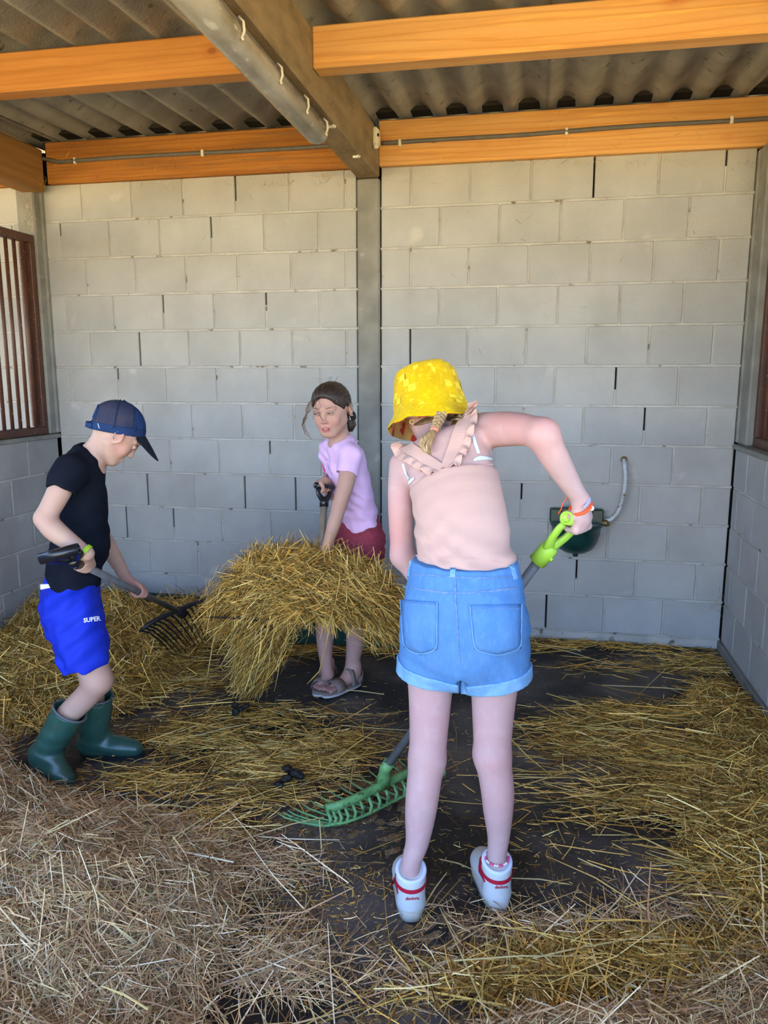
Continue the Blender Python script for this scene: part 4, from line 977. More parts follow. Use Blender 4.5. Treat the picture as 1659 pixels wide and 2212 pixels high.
    for ang in (-8, 35, 145, 188):
        if ang == -90: continue
        a = math.radians(ang); pts = [P(.0785*math.cos(e)*math.cos(a)*1.003, .093*math.cos(e)*math.sin(a)*1.003, -.004+.0915*math.sin(e)) for e in np.linspace(.0, 1.42, 16)]
        MB().tube(pts, .0042, 8, True, .35, up=None).build('panel_seam', m_cap, t, True)
    arch = [P(.043*math.cos(a), -.0935*math.sqrt(max(.02, 1-(.043*math.cos(a)/.0785)**2-((.016+.045*math.sin(a)+.004)/.0915)**2)), .012+.045*math.sin(a)) for a in np.linspace(0, math.pi, 18)]
    MB().tube(arch, .0042, 8).build('arch_binding', m_cap, t, True)
    st_ = [P(.0775*math.cos(a), .0945*math.sin(a), -.009) for a in np.linspace(-math.pi/2-.62, -math.pi/2+.62, 12)]
    v = []; f = []
    for p in st_: v += [p+u2*.009, p-u2*.009, p-u2*.009+unit(p-cc)*.003, p+u2*.009+unit(p-cc)*.003]
    for i in range(len(st_)-1):
        for j in range(4): f.append((i*4+j, i*4+(j+1) % 4, (i+1)*4+(j+1) % 4, (i+1)*4+j))
    mobj('back_strap', v, f, m_cap, t, True)
    MB().tube([P(.060, -.062, .003), P(.062, -.058, -.008), P(.063, -.055, -.012)], .0012, 6).build('side_mark', m_white, t, True)
    # visor, bent down
    vs, fs = [], []; nu, nv = 18, 8
    for side in (0, 1):
        for j in range(nv+1):
            for i in range(nu+1):
                u = (i/nu*2-1); w_ = j/nv; a = u*.86; x = .074*math.sin(a); y = .090*math.cos(a); ext = .075*(1-abs(u)**3.0)*w_+.004*w_
                vs.append(P(x*(1+.06*w_), y+ext*.72, -.012-.86*ext-.12*ext*w_-.010*(u*u)*w_-(.003 if side else 0)))
    n = (nu+1)*(nv+1)
    for j in range(nv):
        for i in range(nu): a = j*(nu+1)+i; fs.append((a, a+1, a+nu+2, a+nu+1)); fs.append((n+a, n+a+nu+1, n+a+nu+2, n+a+1))
    ring = [nv*(nu+1)+i for i in range(nu+1)]
    for a, b in zip(ring[:-1], ring[1:]): fs.append((a, b, n+b, n+a))
    for j in range(nv):
        for i in (0, nu): a = j*(nu+1)+i; fs.append((a, a+nu+1, n+a+nu+1, n+a))
    mobj('visor', vs, fs, m_navd, t, True)
    # T-shirt
    T = Vol((-.96, -2.03, .62), (-.40, -1.45, 1.20), h)
    T.chain([AT(155, 1290, Yc), AT(157, 1262, Yc), wai, bel+[.004, 0, 0], che, nk], [.121, .119, .112, .112, .113, .080], .03, (D_, .79))
    T.ell(AT(172, 1172, Yc)+X_*.020, (.070, .075, .10), None, .05)
    T.chain([shR, AT(178, 1006, -1.80), AT(182, 1006, -1.70), shL], [.046, .053, .053, .046], .035)
    T.chain([shL, AT(196, 1085, -1.585)], [.046, .045], .03); T.chain([shR, AT(146, 1026, -1.90)], [.047, .047], .02)
    d_ = unit(AT(129, 1066, -1.94)-AT(152, 1018, -1.885)); cp = AT(133, 1062, -1.935); SV = T.like(); SV.chain([shR, AT(141, 1038, -1.91), cp, cp+d_*.04], [.0475, .0470, .0450, .0445], 0); SV.cut(cp, d_)
    SV.cone(cp+d_*.02, cp-d_*.022, .0395, .037, .003, None, 'sub')
    T.merge(SV, .022); X, Y, Z = T.grid(); z1 = AT(160, 1267, Yc)[2]; x1 = AT(158, 1266, Yc)[0]
    zh = z1+.9*np.clip(x1-X, 0, .05)+.35*np.clip(x1-.05-X, 0, 1)+.02*np.clip(X-x1, 0, 1); T.D = np.maximum(T.D, (zh-Z+0*Y)).astype(np.float32)
    T.cone(AT(236, 950, Yc), AT(196, 990, Yc), .054, .046, .006, None, 'sub'); T.cone(AT(194, 992, Yc), AT(180, 1006, Yc), .050, .03, .004, None, 'sub') if 0 else None
    T.warp(sines(.0022, [((.55, 0, .8), .075, 1), ((-.75, 0, .6), .060, .8), ((.2, .3, 1), .12, 1)]))
    T.mesh('t_shirt', m_black, t)
    # shorts
    S = Vol((-.98, -2.02, .34), (-.40, -1.48, .74), h)
    S.chain([AT(158, 1245, Yc), AT(153, 1305, Yc), AT(158, 1335, Yc)], [.100, .124, .120], .03, (D_, .80))
    S.chain([AT(155, 1320, -1.82), AT(171, 1375, -1.835), AT(188, 1460, -1.85)], [.092, .087, .076], .03)
    S.chain([AT(160, 1320, -1.70), AT(175, 1375, -1.685), AT(186, 1450, -1.68)], [.086, .080, .073], .03)
    S.cut(AT(150, 1236, Yc), (0, 0, 1)); a, b = AT(138, 1440, -1.83), AT(234, 1431, -1.83); nn = np.cross(unit(b-a), Y_); S.cut(a, nn if nn[2] < 0 else -nn)
    S.warp(sines(.0038, [((.75, 0, .65), .080, 1), ((-.6, .1, .75), .055, .8), ((1, 0, .2), .06, .7)]))
    base = S.copy()
    S.cone(AT(190, 1455, -1.835), AT(184, 1415, -1.83), .066, .058, .003, None, 'sub'); S.cone(AT(188, 1455, -1.68), AT(184, 1415, -1.68), .063, .056, .003, None, 'sub')
    S.mesh('shorts', m_blue, t)
    text_on(base, 'SUPER', (181, 1345), (1, -.13), 13.5, .0018, 'shorts_lettering', m_wht, t, sx=.95)
    patch(base, [(87, 1262), (125, 1261), (112, 1269), (88, 1274)], 8, 4, .0008, .0012, 'white_flash', m_wht, t)
    ribbon(base, [(172, 1268), (184, 1300), (186, 1330)], .003, .0008, 'side_seam', m_blue, t)
    # wristband
    wd_ = unit(wrR-AT(150, 1170, -1.965)); b1 = unit(np.cross(wd_, Z_)); b2 = np.cross(wd_, b1); v = []; f = []; wc = wrR-wd_*.006
    for i in range(32):
        a = 2*math.pi*i/32; dr = b1*math.cos(a)+b2*math.sin(a)
        for e_, q in ((.0255, .0065), (.0272, .0065), (.0272, -.0065), (.0255, -.0065)): v.append(wc+dr*e_+wd_*q)
    for i in range(32):
        for j in range(4): f.append((i*4+j, i*4+(j+1) % 4, ((i+1) % 32)*4+(j+1) % 4, ((i+1) % 32)*4+j))
    mobj('wristband', v, f, m_lime2, t, False)
    # boots
    def boot(pts, rs, foot, fr_, rim, rimn, sole, squ=None):
        K = Vol(np.min(pts+foot, 0)-.11, np.max(pts+foot, 0)+.11, .0034); K.chain(pts, rs, .02); K.chain(foot, fr_, .03, squ); K.cut(rim, rimn); K.cut(*sole)
        base = K.copy(); K.cone(pts[0]+unit(pts[0]-pts[1])*.03, pts[1]+(pts[0]-pts[1])*.35, rs[0]-.004, rs[0]-.008, .003, None, 'sub')
        K.warp(sines(.0011, [((.2, .1, 1), .05, 1)])); o = K.mesh('boot', m_boot, t); return o, base
    # far boot, flat on the floor pointing right
    yb = -1.665; gz = lambda x, y, z=0: np.array([x, y, z]); hx = AT(186, 1640, yb)[0]; tx = AT(313, 1620, yb+.03)[0]
    p0, p1 = AT(208, 1508, yb), AT(203, 1592, yb); top = [p0+[0, 0, .01], (p0+p1)/2, p1, gz(hx+.022, yb, .060)]
    o, b_ = boot(top, [.060, .056, .052, .046], [gz(hx+.018, yb, .040), gz(hx+.085, yb+.006, .044), gz(hx+.145, yb+.012, .040), gz(tx-.034, yb+.018, .036)], [.038, .040, .040, .031], p0+[0, 0, .004], (-.06, -.12, 1), (gz(0, 0, .012), (0, 0, -1)))
    def sole_(c0, c1, w0, w1, zb_, dz, up):
        d = unit(np.asarray(c1)-c0); r_ = unit(np.cross(d, up)); Lh = np.linalg.norm(np.asarray(c1)-c0)/2; mid = (np.asarray(c0)+c1)/2; v = []; n = 36
        for z_ in (0, dz):
            for j in range(n):
                a = 2*math.pi*j/n; q = math.cos(a); wd = w0+(w1-w0)*(q*.5+.5)-.006*math.exp(-((q+.15)/.3)**2); v.append(mid+d*Lh*np.sign(q)*abs(q)**.8+r_*wd*np.sign(math.sin(a))*abs(math.sin(a))**.7+np.asarray(up)*z_)
        f = [(j, (j+1) % n, n+(j+1) % n, n+j) for j in range(n)]+[tuple(range(n))[::-1], tuple(n+j for j in range(n))]; mobj('boot_sole', v, f, m_bootd, t, False)
    sole_(gz(hx-.020, yb, 0), gz(tx+.002, yb+.020, 0), .036, .042, 0, .018, (0, 0, 1))
    MB().tube([p0+[.060*math.cos(a), .060*math.sin(a), .003-.0036*math.cos(a)] for a in np.linspace(0, 6.2832, 30)], .0038, 6).build('boot_rim', m_bootin, t, True)
    # near boot, heel lifted
    q0, q1, q2 = AT(150, 1538, -1.85), AT(118, 1592, -1.865), AT(95, 1628, -1.875)
    hl = AT(88, 1632, -1.88); toe = ATZ(142, 1690, .022)
    o, b2_ = boot([q0+unit(q0-q1)*.02, q0, q1, q2], [.061, .058, .053, .046], [hl+[.006, 0, .004], (hl*.6+toe*.4)+[.002, 0, .016], (hl*.3+toe*.7)+[0, 0, .012], toe+[0, 0, .010]], [.040, .042, .041, .032], q0+unit(q0-q1)*.004, unit(q0-q1)*1.0+np.array([0, -.12, 0]), (hl*.5+toe*.5+np.array([-.020, -.0, -.031]), np.cross(unit(toe-hl), unit(np.cross(unit(q2-q0), unit(toe-hl))))*-1 if 0 else (-.45, -.25, -.86)))
    rn = unit(q0-q1); e1 = unit(np.cross(rn, Y_)); e2 = np.cross(rn, e1)
    MB().tube([q0+rn*.004+(e1*math.cos(a)+e2*math.sin(a))*.060 for a in np.linspace(0, 6.2832, 30)], .0038, 6).build('boot_rim', m_bootin, t, True)
    up = unit(np.array([.45, .25, .86])); up = unit(up-unit(toe-hl)*(up@unit(toe-hl)))
    sole_(hl-unit(toe-hl)*.034-up*.036, toe+unit(toe-hl)*.030-up*.020, .036, .042, 0, .014, up)
    # fork
    k = thing('bedding_fork', 'black many-tined bedding fork with a grey shaft held by the boy', 'fork', (hd1[0], hd1[1], 0))
    MB().tube([hd0, hd1], .0128, 14).build('shaft', m_shaft, k, True)
    dgrip(k, hd0-sdir*.115, hd0+sdir*.02, (1, 0, .40), .118, m_blk, rb=.0175, rs=.022)
    bar = [AT(302, 1365, -1.10), AT(318, 1350, -1.08), AT(345, 1335, -1.03), AT(390, 1316, -.94), AT(420, 1303, -.88), AT(450, 1292, -.84), AT(484, 1294, -.80)]
    bp = np.array(bar); MB().tube(bar, [.007, .012, .013, .015, .013, .012, .007], 10, True, .8).build('crossbar', m_tine, k, True)
    MB().lathe([(.001, 0), (.018, 0), (.020, .06), (.024, .09), (.001, .095)], hd1-sdir*.05, sdir, 16).build('socket', m_tine, k, True)
    n = 16
    for i in range(n):
        s_ = i/(n-1)*.94+.03; a = np.array([np.interp(s_*6, range(7), bp[:, q]) for q in range(3)])
        px_, py_ = 374+(496-374)*s_, 1420-44*s_-6*math.sin(s_*3); tip = ATZ(px_, py_, .045); d = tip-a
        pts = [a, a+d*.25+np.array([0, 0, .022]), a+d*.6+np.array([0, 0, .020]), tip]
        MB().tube(pts, [.0052, .0046, .0042, .002], 6).build('tine', m_tine, k, True)
    return t, k
B_t, B_k = boy_B()
m_skinC2 = M('skin_light_plain', (.42, .225, .17), .6, sss=.1, spec=.1)
# ------------------------------------------------------------------ girl with the load of straw
def girl_C():
    t = thing('person', 'girl in a lilac T-shirt and raspberry shorts lifting straw on a fork', 'person', (.05, -.88, 0))
    h = .0034; Y_ = np.array([0, 1., 0]); Z_ = np.array([0, 0, 1.])
    V = Vol((-.22, -1.25, -.01), (.36, -.55, 1.44), h)
    hc = AT(716, 882, -1.0); hf, hu = (-.14, -.96, -.17), (-.07, -.17, .98)
    L = head(V, hc, hf, hu, 1.0, 1.0)
    V.chain([AT(728, 925, -.965), AT(737, 960, -.94)], [.042, .047], .03)
    nf = unit((-.85, -.50, .12))       # chest normal
    pel, wai, che, nk = AT(777, 1165, -.84), AT(770, 1105, -.86), AT(752, 1020, -.90), AT(742, 970, -.925)
    V.chain([pel, wai, che, nk], [.108, .098, .100, .062], .03, (nf, .72))
    shN = AT(757, 985, -1.02); shF = AT(712, 972, -.84)
    V.chain([shN, AT(745, 972, -.96), AT(728, 968, -.90), shF], [.038, .046, .046, .036], .03)
    eN, wN = AT(733, 1092, -1.075), AT(706, 1180, -1.10)
    V.chain([shN, AT(748, 1040, -1.055), eN], [.038, .0350, .0290], .02)
    V.chain([eN, AT(722, 1130, -1.09), wN], [.0290, .0280, .0195], .015)
    gt = AT(697, 1058, -1.03); gb = AT(650, 1290, -1.10); sd_ = unit(AT(694, 1200, -1.07)-gt)
    sh_end = AT(640, 1300, -1.10)
    C2 = AT(699, 1203, -1.078); grip(V, C2, sd_, (.5, -.75, .2), .0145, wN, rf=.0060, side=-1)
    bar = unit(AT(718, 1050, -.98)-AT(684, 1054, -1.06)); gcn = AT(700, 1051, -1.02)
    eF, wF = AT(716, 1065, -.88), AT(702, 1046, -.985)
    V.chain([shF, AT(716, 1015, -.83), eF], [.036, .033, .029], .02)
    V.chain([eF, AT(712, 1056, -.93), wF], [.028, .026, .020], .015)
    grip(V, gcn, bar, (-.35, .2, .9), .0150, wF, rf=.0058, side=-1, thumb=True)
    # legs
    V.chain([AT(792, 1190, -.83), AT(790, 1240, -.84), AT(780, 1300, -.85), AT(770, 1345, -.855), AT(767, 1395, -.84), AT(759, 1440, -.83), AT(757, 1465, -.83)], [.072, .062, .054, .047, .040, .028, .028], .02)
    V.chain([AT(745, 1180, -.88), AT(735, 1230, -.90), AT(718, 1290, -.92), AT(704, 1340, -.93), AT(702, 1385, -.92), AT(704, 1430, -.91), AT(708, 1455, -.905)], [.070, .058, .050, .045, .038, .0275, .028], .02)
    # feet with toes
    def foot(hl, toe):
        d = unit((toe-hl)*[1, 1, 0]); r_ = np.cross(d, Z_); P = lambda a, b, c: np.array([hl[0], hl[1], 0])+d*a+r_*b+Z_*c
        V.chain([P(.022, 0, .045), P(.075, 0, .046), P(.125, 0, .036), P(.150, .002, .032)], [.027, .025, .022, .018], .03)
        V.cone(P(.02, 0, .09), P(.06, 0, .055), .026, .026, .03)
        for i, (x, y, rr) in enumerate(((.198, -.026, .0100), (.200, -.009, .0078), (.194, .004, .0072), (.186, .016, .0068), (.176, .027, .0064))):
            V.cone(P(.145, y*.8, .033), P(x-.008, y, .029), rr*1.1, rr, .004)
        return P
    hL, tL = ATZ(775, 1478, 0), ATZ(706, 1504, 0); hR, tR = ATZ(714, 1466, .0), ATZ(682, 1508, 0)
    PL = foot(hL, tL); PR = foot(hR, tR)
    V.mesh('body', m_skinC, t, blobs((1, 1, 1), [(L(.040, .07, -.035), .028, (1.14, .82, .84), .55), (L(-.040, .07, -.035), .028, (1.14, .82, .84), .55), (L(0, .10, -.036), .014, (1.12, .85, .85), .8), (L(0, .08, .045), .05, (1.10, .98, .98), .6),
        (L(.074, -.01, -.01), .02, (1.15, .75, .72), .7), (L(0, .078, -.068), .0135, (1.18, .60, .62), .9), (C2, .05, (1.1, .8, .82), .6), (AT(705, 1380, -.94), .12, (.82, .80, .93), .8), (AT(765, 1380, -.86), .12, (.82, .80, .93), .8), (PL(.15, 0, .03), .07, (.85, .72, .80), .8), (PR(.15, 0, .03), .07, (.85, .72, .80), .8)]))
    # face
    for k in (-1, 1):
        c = L(.0300*k, .0792, -.003); MB().lathe([(.0004, -.0112), (.007, -.009), (.0112, 0), (.007, .009), (.0004, .0112)], c, unit(hf), 16).build('eye', m_eyew, t, True)
        g = unit(np.array(hf)+np.array([-.10, 0, -.12])); MB().lathe([(.0001, .0), (.0050, -.0010), (.0052, -.002)], c+g*.0116, g, 14).build('iris', m_iris, t, True)
        lid = [L((.0185+.0235*q)*k, .0885+.0065*math.sin(q*3.14)-.004*q, .0010+.0040*math.sin(q*3.14)-.001*q) for q in np.linspace(0, 1, 9)]
        lo_ = [L((.0185+.0235*q)*k, .0885+.0060*math.sin(q*3.14)-.004*q, -.0050-.0030*math.sin(q*3.14)) for q in np.linspace(0, 1, 9)]
        MB().tube(lid, [.0022]+[.0036]*7+[.0022], 8).build('eyelid', m_skinC2, t, True); MB().tube([p-unit(hu)*.0030+unit(hf)*.0012 for p in lid], [.0005]+[.0012]*7+[.0008], 6).build('eyelashes', m_brow, t, True)
        MB().tube(lo_, [.0015]+[.0024]*7+[.0015], 8).build('lower_eyelid', m_skinC2, t, True)
        MB().tube([L((.014+.031*q)*k, .0925-.010*q*q, .0155+.0045*math.sin(q*2.6)) for q in np.linspace(0, 1, 7)], [.0012, .0022, .0024, .0022, .0018, .0014, .0008], 6, True, .6).build('eyebrow', m_brow, t, True)
    ml = [L(.0205*q, .0830+.0045*(1-q*q), -.0635-.0016*abs(q)+.0018*math.exp(-(q/.25)**2)*-0+.001*(1-q*q)) for q in np.linspace(-1, 1, 11)]; MB().tube(ml, [.0008, .0018, .0026, .0031, .0031, .0028, .0031, .0031, .0026, .0018, .0008], 8, True, .75).build('upper_lip', m_lip, t, True)
    ml = [L(.0185*q, .0820+.0050*(1-q*q), -.0700-.0040*(1-q*q)) for q in np.linspace(-1, 1, 11)]; MB().tube(ml, [.0008, .0024, .0034, .0040, .0043, .0044, .0043, .0040, .0034, .0024, .0008], 8, True, .85).build('lower_lip', m_lip, t, True)
    MB().box(L(0, .0818, -.0672), (.018, .005, .0050), np.stack(frame(hf, hu)[i] for i in (2, 0, 1)).T if 0 else np.array([frame(hf, hu)[2], frame(hf, hu)[0], frame(hf, hu)[1]]).T, .0018).build('teeth', m_tooth, t, True)
    MB().box(L(0, .0790, -.0678), (.030, .005, .0085), np.array([frame(hf, hu)[2], frame(hf, hu)[0], frame(hf, hu)[1]]).T, .002).build('mouth', m_mouth, t, True)
    # hair
    f_, u_, r_ = frame(hf, hu); R_ = np.stack([r_, f_, u_], 1); H = Vol(hc-.16, hc+.14, .0030)
    H.ell(L(0, -.014, .020), (.0775, .091, .088), R_, .01)
    H.ell(L(0, .030, .045), (.060, .055, .055), R_, .03)
    H.ell(L(-.0, .098, -.022), (.074, .064, .086), R_, .010, 'sub')
    H.cut(L(0, -.03, -.055), unit(-u_*1.0+f_*.9)); 
    H.ell(L(.078, .006, -.018), (.02, .022, .030), R_, .006, 'sub'); H.ell(L(-.078, .006, -.018), (.02, .022, .030), R_, .006, 'sub')
    def streak(X, Y, Z):
        x = (X-hc[0])*r_[0]+(Y-hc[1])*r_[1]+(Z-hc[2])*r_[2]; y = (X-hc[0])*f_[0]+(Y-hc[1])*f_[1]+(Z-hc[2])*f_[2]; z = (X-hc[0])*u_[0]+(Y-hc[1])*u_[1]+(Z-hc[2])*u_[2]
        a = np.arctan2(x+.012, z+.02); return .0006*np.sin(a*34+y*30)+.0006*np.sin(a*71-y*40)+.0030*np.exp(-((x-.012)/.0035)**2)*(y > 0)
    H.warp(streak); H.mesh('hair', m_hairc, t)
    pn = [L(-.030, -.075, -.035), L(-.048, -.075, -.060), L(-.056, -.068, -.085), L(-.048, -.058, -.112)]
    pt = MB()
    for i in range(16):
        a = random.uniform(0, 6.28); o = (r_*math.cos(a)+f_*math.sin(a))*.013*math.sqrt(random.random()); pt.tube([p+o*s_ for p, s_ in zip(pn, (.8, 1.2, 1.3, .7))], [.005, .007, .0075, .003], 6)
    for i in range(3): 
        c = L(-.056, -.066, -.048); pt.tube([c+(r_*math.cos(a)+u_*math.sin(a))*(.013+.003*i)+f_*.004*math.sin(2*a+i) for a in np.linspace(0, 6.28, 16)], .0048, 6)
    pt.build('ponytail', m_hairc, t, True)
    sl = MB()
    def strand(pts, r=.0007): sl.tube([L(-p[0], p[1], p[2]) for p in pts], [r]*(len(pts)-1)+[r*.5], 5)
    strand([(.024*-1, .084, .060), (-.022, .100, .03), (-.018, .101, .005), (-.006, .103, -.012), (.006, .110, -.030), (.012, .108, -.038)], .0010)
    strand([(-.028, .080, .062), (-.026, .098, .035), (-.030, .098, .010), (-.044, .088, -.008), (-.052, .080, -.030)])
    strand([(-.020, .085, .062), (-.004, .100, .050), (.002, .104, .030), (-.010, .103, .012)])
    for i in range(15):
        j = random.gauss(0, .007); k_ = random.random(); strand([(-.060+j, .060, .048+j), (-.074+j, .066, .010), (-.085-.012*k_, .070+j, -.022), (-.098-.014*k_, .070, -.045-.01*k_), (-.092-.010*k_, .070, -.075-.02*k_), (-.082+.012*k_, .066, -.100-.02*k_)][:random.choice((4, 5, 6))], .0009)
    for i in range(14):
        j = random.uniform(-.03, .03); strand([(j, .0, .105), (j*1.3+random.gauss(0, .006), -.004, .120), (j*1.6+random.gauss(0, .01), -.006, .130)], .0004)
    for i in range(8): strand([(.078, .0, .030), (.086+random.gauss(0, .002), .004, .010), (.090+random.gauss(0, .003), .002, -.012)], .0005)
    tag(sl.build('loose_strands', m_hairf, t, True), kind='stuff')
    MB().lathe([(.0004, -.003), (.0026, -.001), (.0026, .001), (.0004, .003)], L(-.076, -.004, -.048), u_, 8).tube([L(-.074, -.004, -.036), L(-.076, -.004, -.048)], .0007, 5).build('earring', m_beadw, t, True)
    # T-shirt
    T = Vol((-.10, -1.18, .74), (.34, -.68, 1.22), h)
    T.chain([AT(775, 1135, -.855), wai, che, nk], [.113, .110, .110, .072], .03, (nf, .74))
    T.chain([shN, AT(745, 970, -.96), AT(728, 966, -.90), shF], [.044, .052, .052, .042], .035)
    T.chain([shF, AT(716, 1010, -.83)], [.042, .041], .03)
    d_ = unit(AT(746, 1040, -1.055)-shN); cp = AT(748, 1023, -1.045); SV = T.like(); SV.chain([shN, AT(753, 1005, -1.035), cp, cp+d_*.04], [.045, .046, .0445, .044], 0); SV.cut(cp, d_)
    SV.cone(cp+d_*.02, cp-d_*.02, .0385, .036, .003, None, 'sub'); T.merge(SV, .020); X, Y, Z = T.grid()
    c_ = AT(780, 1143, -.90); T.D = np.maximum(T.D, (c_[2]+.36*np.clip(X-c_[0], 0, 1)+.08*np.clip(Y+.90, -1, 1)-Z)).astype(np.float32)
    T.cone(AT(722, 925, -.97), AT(730, 952, -.955), .052, .0485, .004, None, 'sub')
    T.warp(sines(.0028, [((.65, 0, .75), .060, 1), ((-.5, .2, .8), .085, 1), ((.9, 0, .1), .05, .5)])); full = T.copy(); T.mesh('t_shirt', m_lilac, t)
    nkp = [(700, 960), (706, 968), (716, 969), (728, 963), (740, 952), (750, 942)]
    ribbon(full, [(697, 1002), (703, 1020), (710, 1036), (713, 1046)], .0075, .0012, 'rainbow_print', m_mag, t, .0006)
    ribbon(full, [(698, 1010), (703, 1026), (709, 1042)], .0065, .0013, 'rainbow_print', m_org, t, .0006)
    ribbon(full, [(699, 1012), (702, 1030), (707, 1044)], .0022, .0016, 'rainbow_print', m_grn, t, .0006)
    ribbon(full, [(712, 1035), (713, 1042)], .010, .0018, 'flower_print', m_wht, t, .0006); ribbon(full, [(710, 1044), (716, 1052)], .011, .0016, 'flower_print', m_org, t, .0006); ribbon(full, [(714, 1052), (719, 1058)], .005, .0016, 'flower_print', m_grn, t, .0006)
    for i in range(9):
        x, y = 702+i*1.75, 994+i*3.9; ribbon(full, [(x, y), (x+2.3, y-1.5)], .0016, .0008, 'print_lettering', m_prp, t, .0008, n=3)
    ribbon(full, [(716, 1132), (760, 1137), (800, 1138)], .0022, .0007, 'hem_stitch', m_lilac, t, .0008)
    # shorts
    S = Vol((-.04, -1.10, .48), (.36, -.66, .86), h)
    S.chain([AT(775, 1120, -.85), AT(778, 1160, -.845), AT(780, 1185, -.85)], [.108, .115, .112], .03, (nf, .80))
    S.chain([AT(792, 1165, -.83), AT(790, 1232, -.84)], [.082, .080], .03); S.chain([AT(752, 1160, -.88), AT(736, 1206, -.905)], [.080, .074], .03)
    S.cut(AT(775, 1115, -.85), Z_); X, Y, Z = S.grid(); zl = AT(785, 1221, -.90)[2]; xs = AT(745, 1200, -.9)[0]
    S.D = np.maximum(S.D, (zl+.055*np.clip((xs-X)/.02+.5, 0, 1)-.02*(X-.15)-Z+0*Y).astype(np.float32))
    S.warp(sines(.0024, [((.3, 0, 1), .040, 1), ((-.5, .1, .9), .06, .8)])); base = S.copy()
    S.cone(AT(790, 1240, -.84), AT(791, 1205, -.84), .070, .062, .003, None, 'sub'); S.cone(AT(733, 1212, -.908), AT(741, 1180, -.90), .066, .06, .003, None, 'sub')
    S.mesh('shorts', m_rasp, t)
    ribbon(base, [(799, 1140), (803, 1155), (813, 1166)], .003, .0014, 'pocket_edge', m_rasp, t, .0006)
    # sandals
    def sandal(P, lift):
        n = 36; out = []
        for z_, g in ((.000, 0), (.010, 0), (.011, .002), (.024, .002)):
            for j in range(n):
                a = 2*math.pi*j/n; q = math.cos(a); wd = .031+.009*(q*.5+.5)-.006*math.exp(-((q+.1)/.35)**2)+g; out.append(P(.103+.113*q, wd*np.sign(math.sin(a))*abs(math.sin(a))**.75, z_))
        f = lambda i0, i1: [(i*n+j, i*n+(j+1) % n, (i+1)*n+(j+1) % n, (i+1)*n+j) for i in range(i0, i1) for j in range(n)]
        mobj('sandal_sole', out[:2*n], f(0, 1)+[tuple(range(n))[::-1], tuple(n+j for j in range(n))], m_pale, t, False)
        mobj('footbed', out[2*n:], f(0, 1)+[tuple(range(n))[::-1], tuple(n+j for j in range(n))], m_suede, t, False)
        def strap(cs, wid, nm):
            v = []; fs = []; m = len(cs)
            for i, (x, y, z, tx) in enumerate(cs):
                for s_, e_ in ((-1, 0), (-1, .003), (1, .003), (1, 0)):
                    yo = np.sign(y)*e_ if abs(y) > .02 else 0; v.append(P(x+s_*wid/2, y+yo, z+(e_ if abs(y) < .036 else 0)+tx*s_*wid/2))
            for i in range(m-1):
                for j in range(4): fs.append((i*4+j, i*4+(j+1) % 4, (i+1)*4+(j+1) % 4, (i+1)*4+j))
            mobj(nm, v, fs, m_suede, t, True)
        strap([(.140, .041*math.cos(a), .022+.036*math.sin(a), -.15) for a in np.linspace(0, math.pi, 15)], .050, 'front_strap')
        strap([(.062, .037*math.cos(a), .026+.068*math.sin(a), -.5) for a in np.linspace(0, math.pi, 15)], .020, 'ankle_strap')
        hc_ = MB(); v = []; fs = []
        for i, a in enumerate(np.linspace(-1.9, 1.9, 17)):
            x = .022-.034*math.cos(a); y = .034*math.sin(a); hh = .070-.018*(1-math.cos(a)); v += [P(x, y, .02), P(x-.003*math.cos(a), y+.003*math.sin(a), .02), P(x-.003*math.cos(a), y+.003*math.sin(a), hh), P(x, y, hh)]
        for i in range(16):
            for j in range(4): fs.append((i*4+j, i*4+(j+1) % 4, (i+1)*4+(j+1) % 4, (i+1)*4+j))
        mobj('heel_strap', v, fs, m_suede, t, True)
        MB().lathe([(.006, -.001), (.009, -.001), (.009, .002), (.006, .002), (.006, -.001)], P(.145, .028, .052), unit(P(0, .6, .8)-P(0, 0, 0)), 12).build('buckle', m_brass, t, True)
    sandal(PL, 0); sandal(PR, 0)
    k = thing('hay_fork', 'wooden-shafted fork with a black D handle carrying the load of straw', 'fork', sh_end)
    p1 = gcn+(AT(700, 1094, -1.045)-gcn)*.80; MB().tube([p1, AT(694, 1190, -1.07), sh_end], .0150, 12).build('shaft', m_shaf2, k, True)
    dgrip(k, gcn, AT(700, 1094, -1.045), bar, .095, m_blk, rb=.0135, rs=.019)
    for i in range(5): MB().tube([sh_end+[0, 0, -.01], sh_end+[-.04+(i-2)*.045, -.03, -.03], sh_end+[-.12+(i-2)*.055, -.08, -.05], sh_end+[-.25+(i-2)*.05, -.13, -.05]], [.005, .0045, .004, .002], 6).build('tine', m_tine, k, True)
    return t, k
C_t, C_k = girl_C()
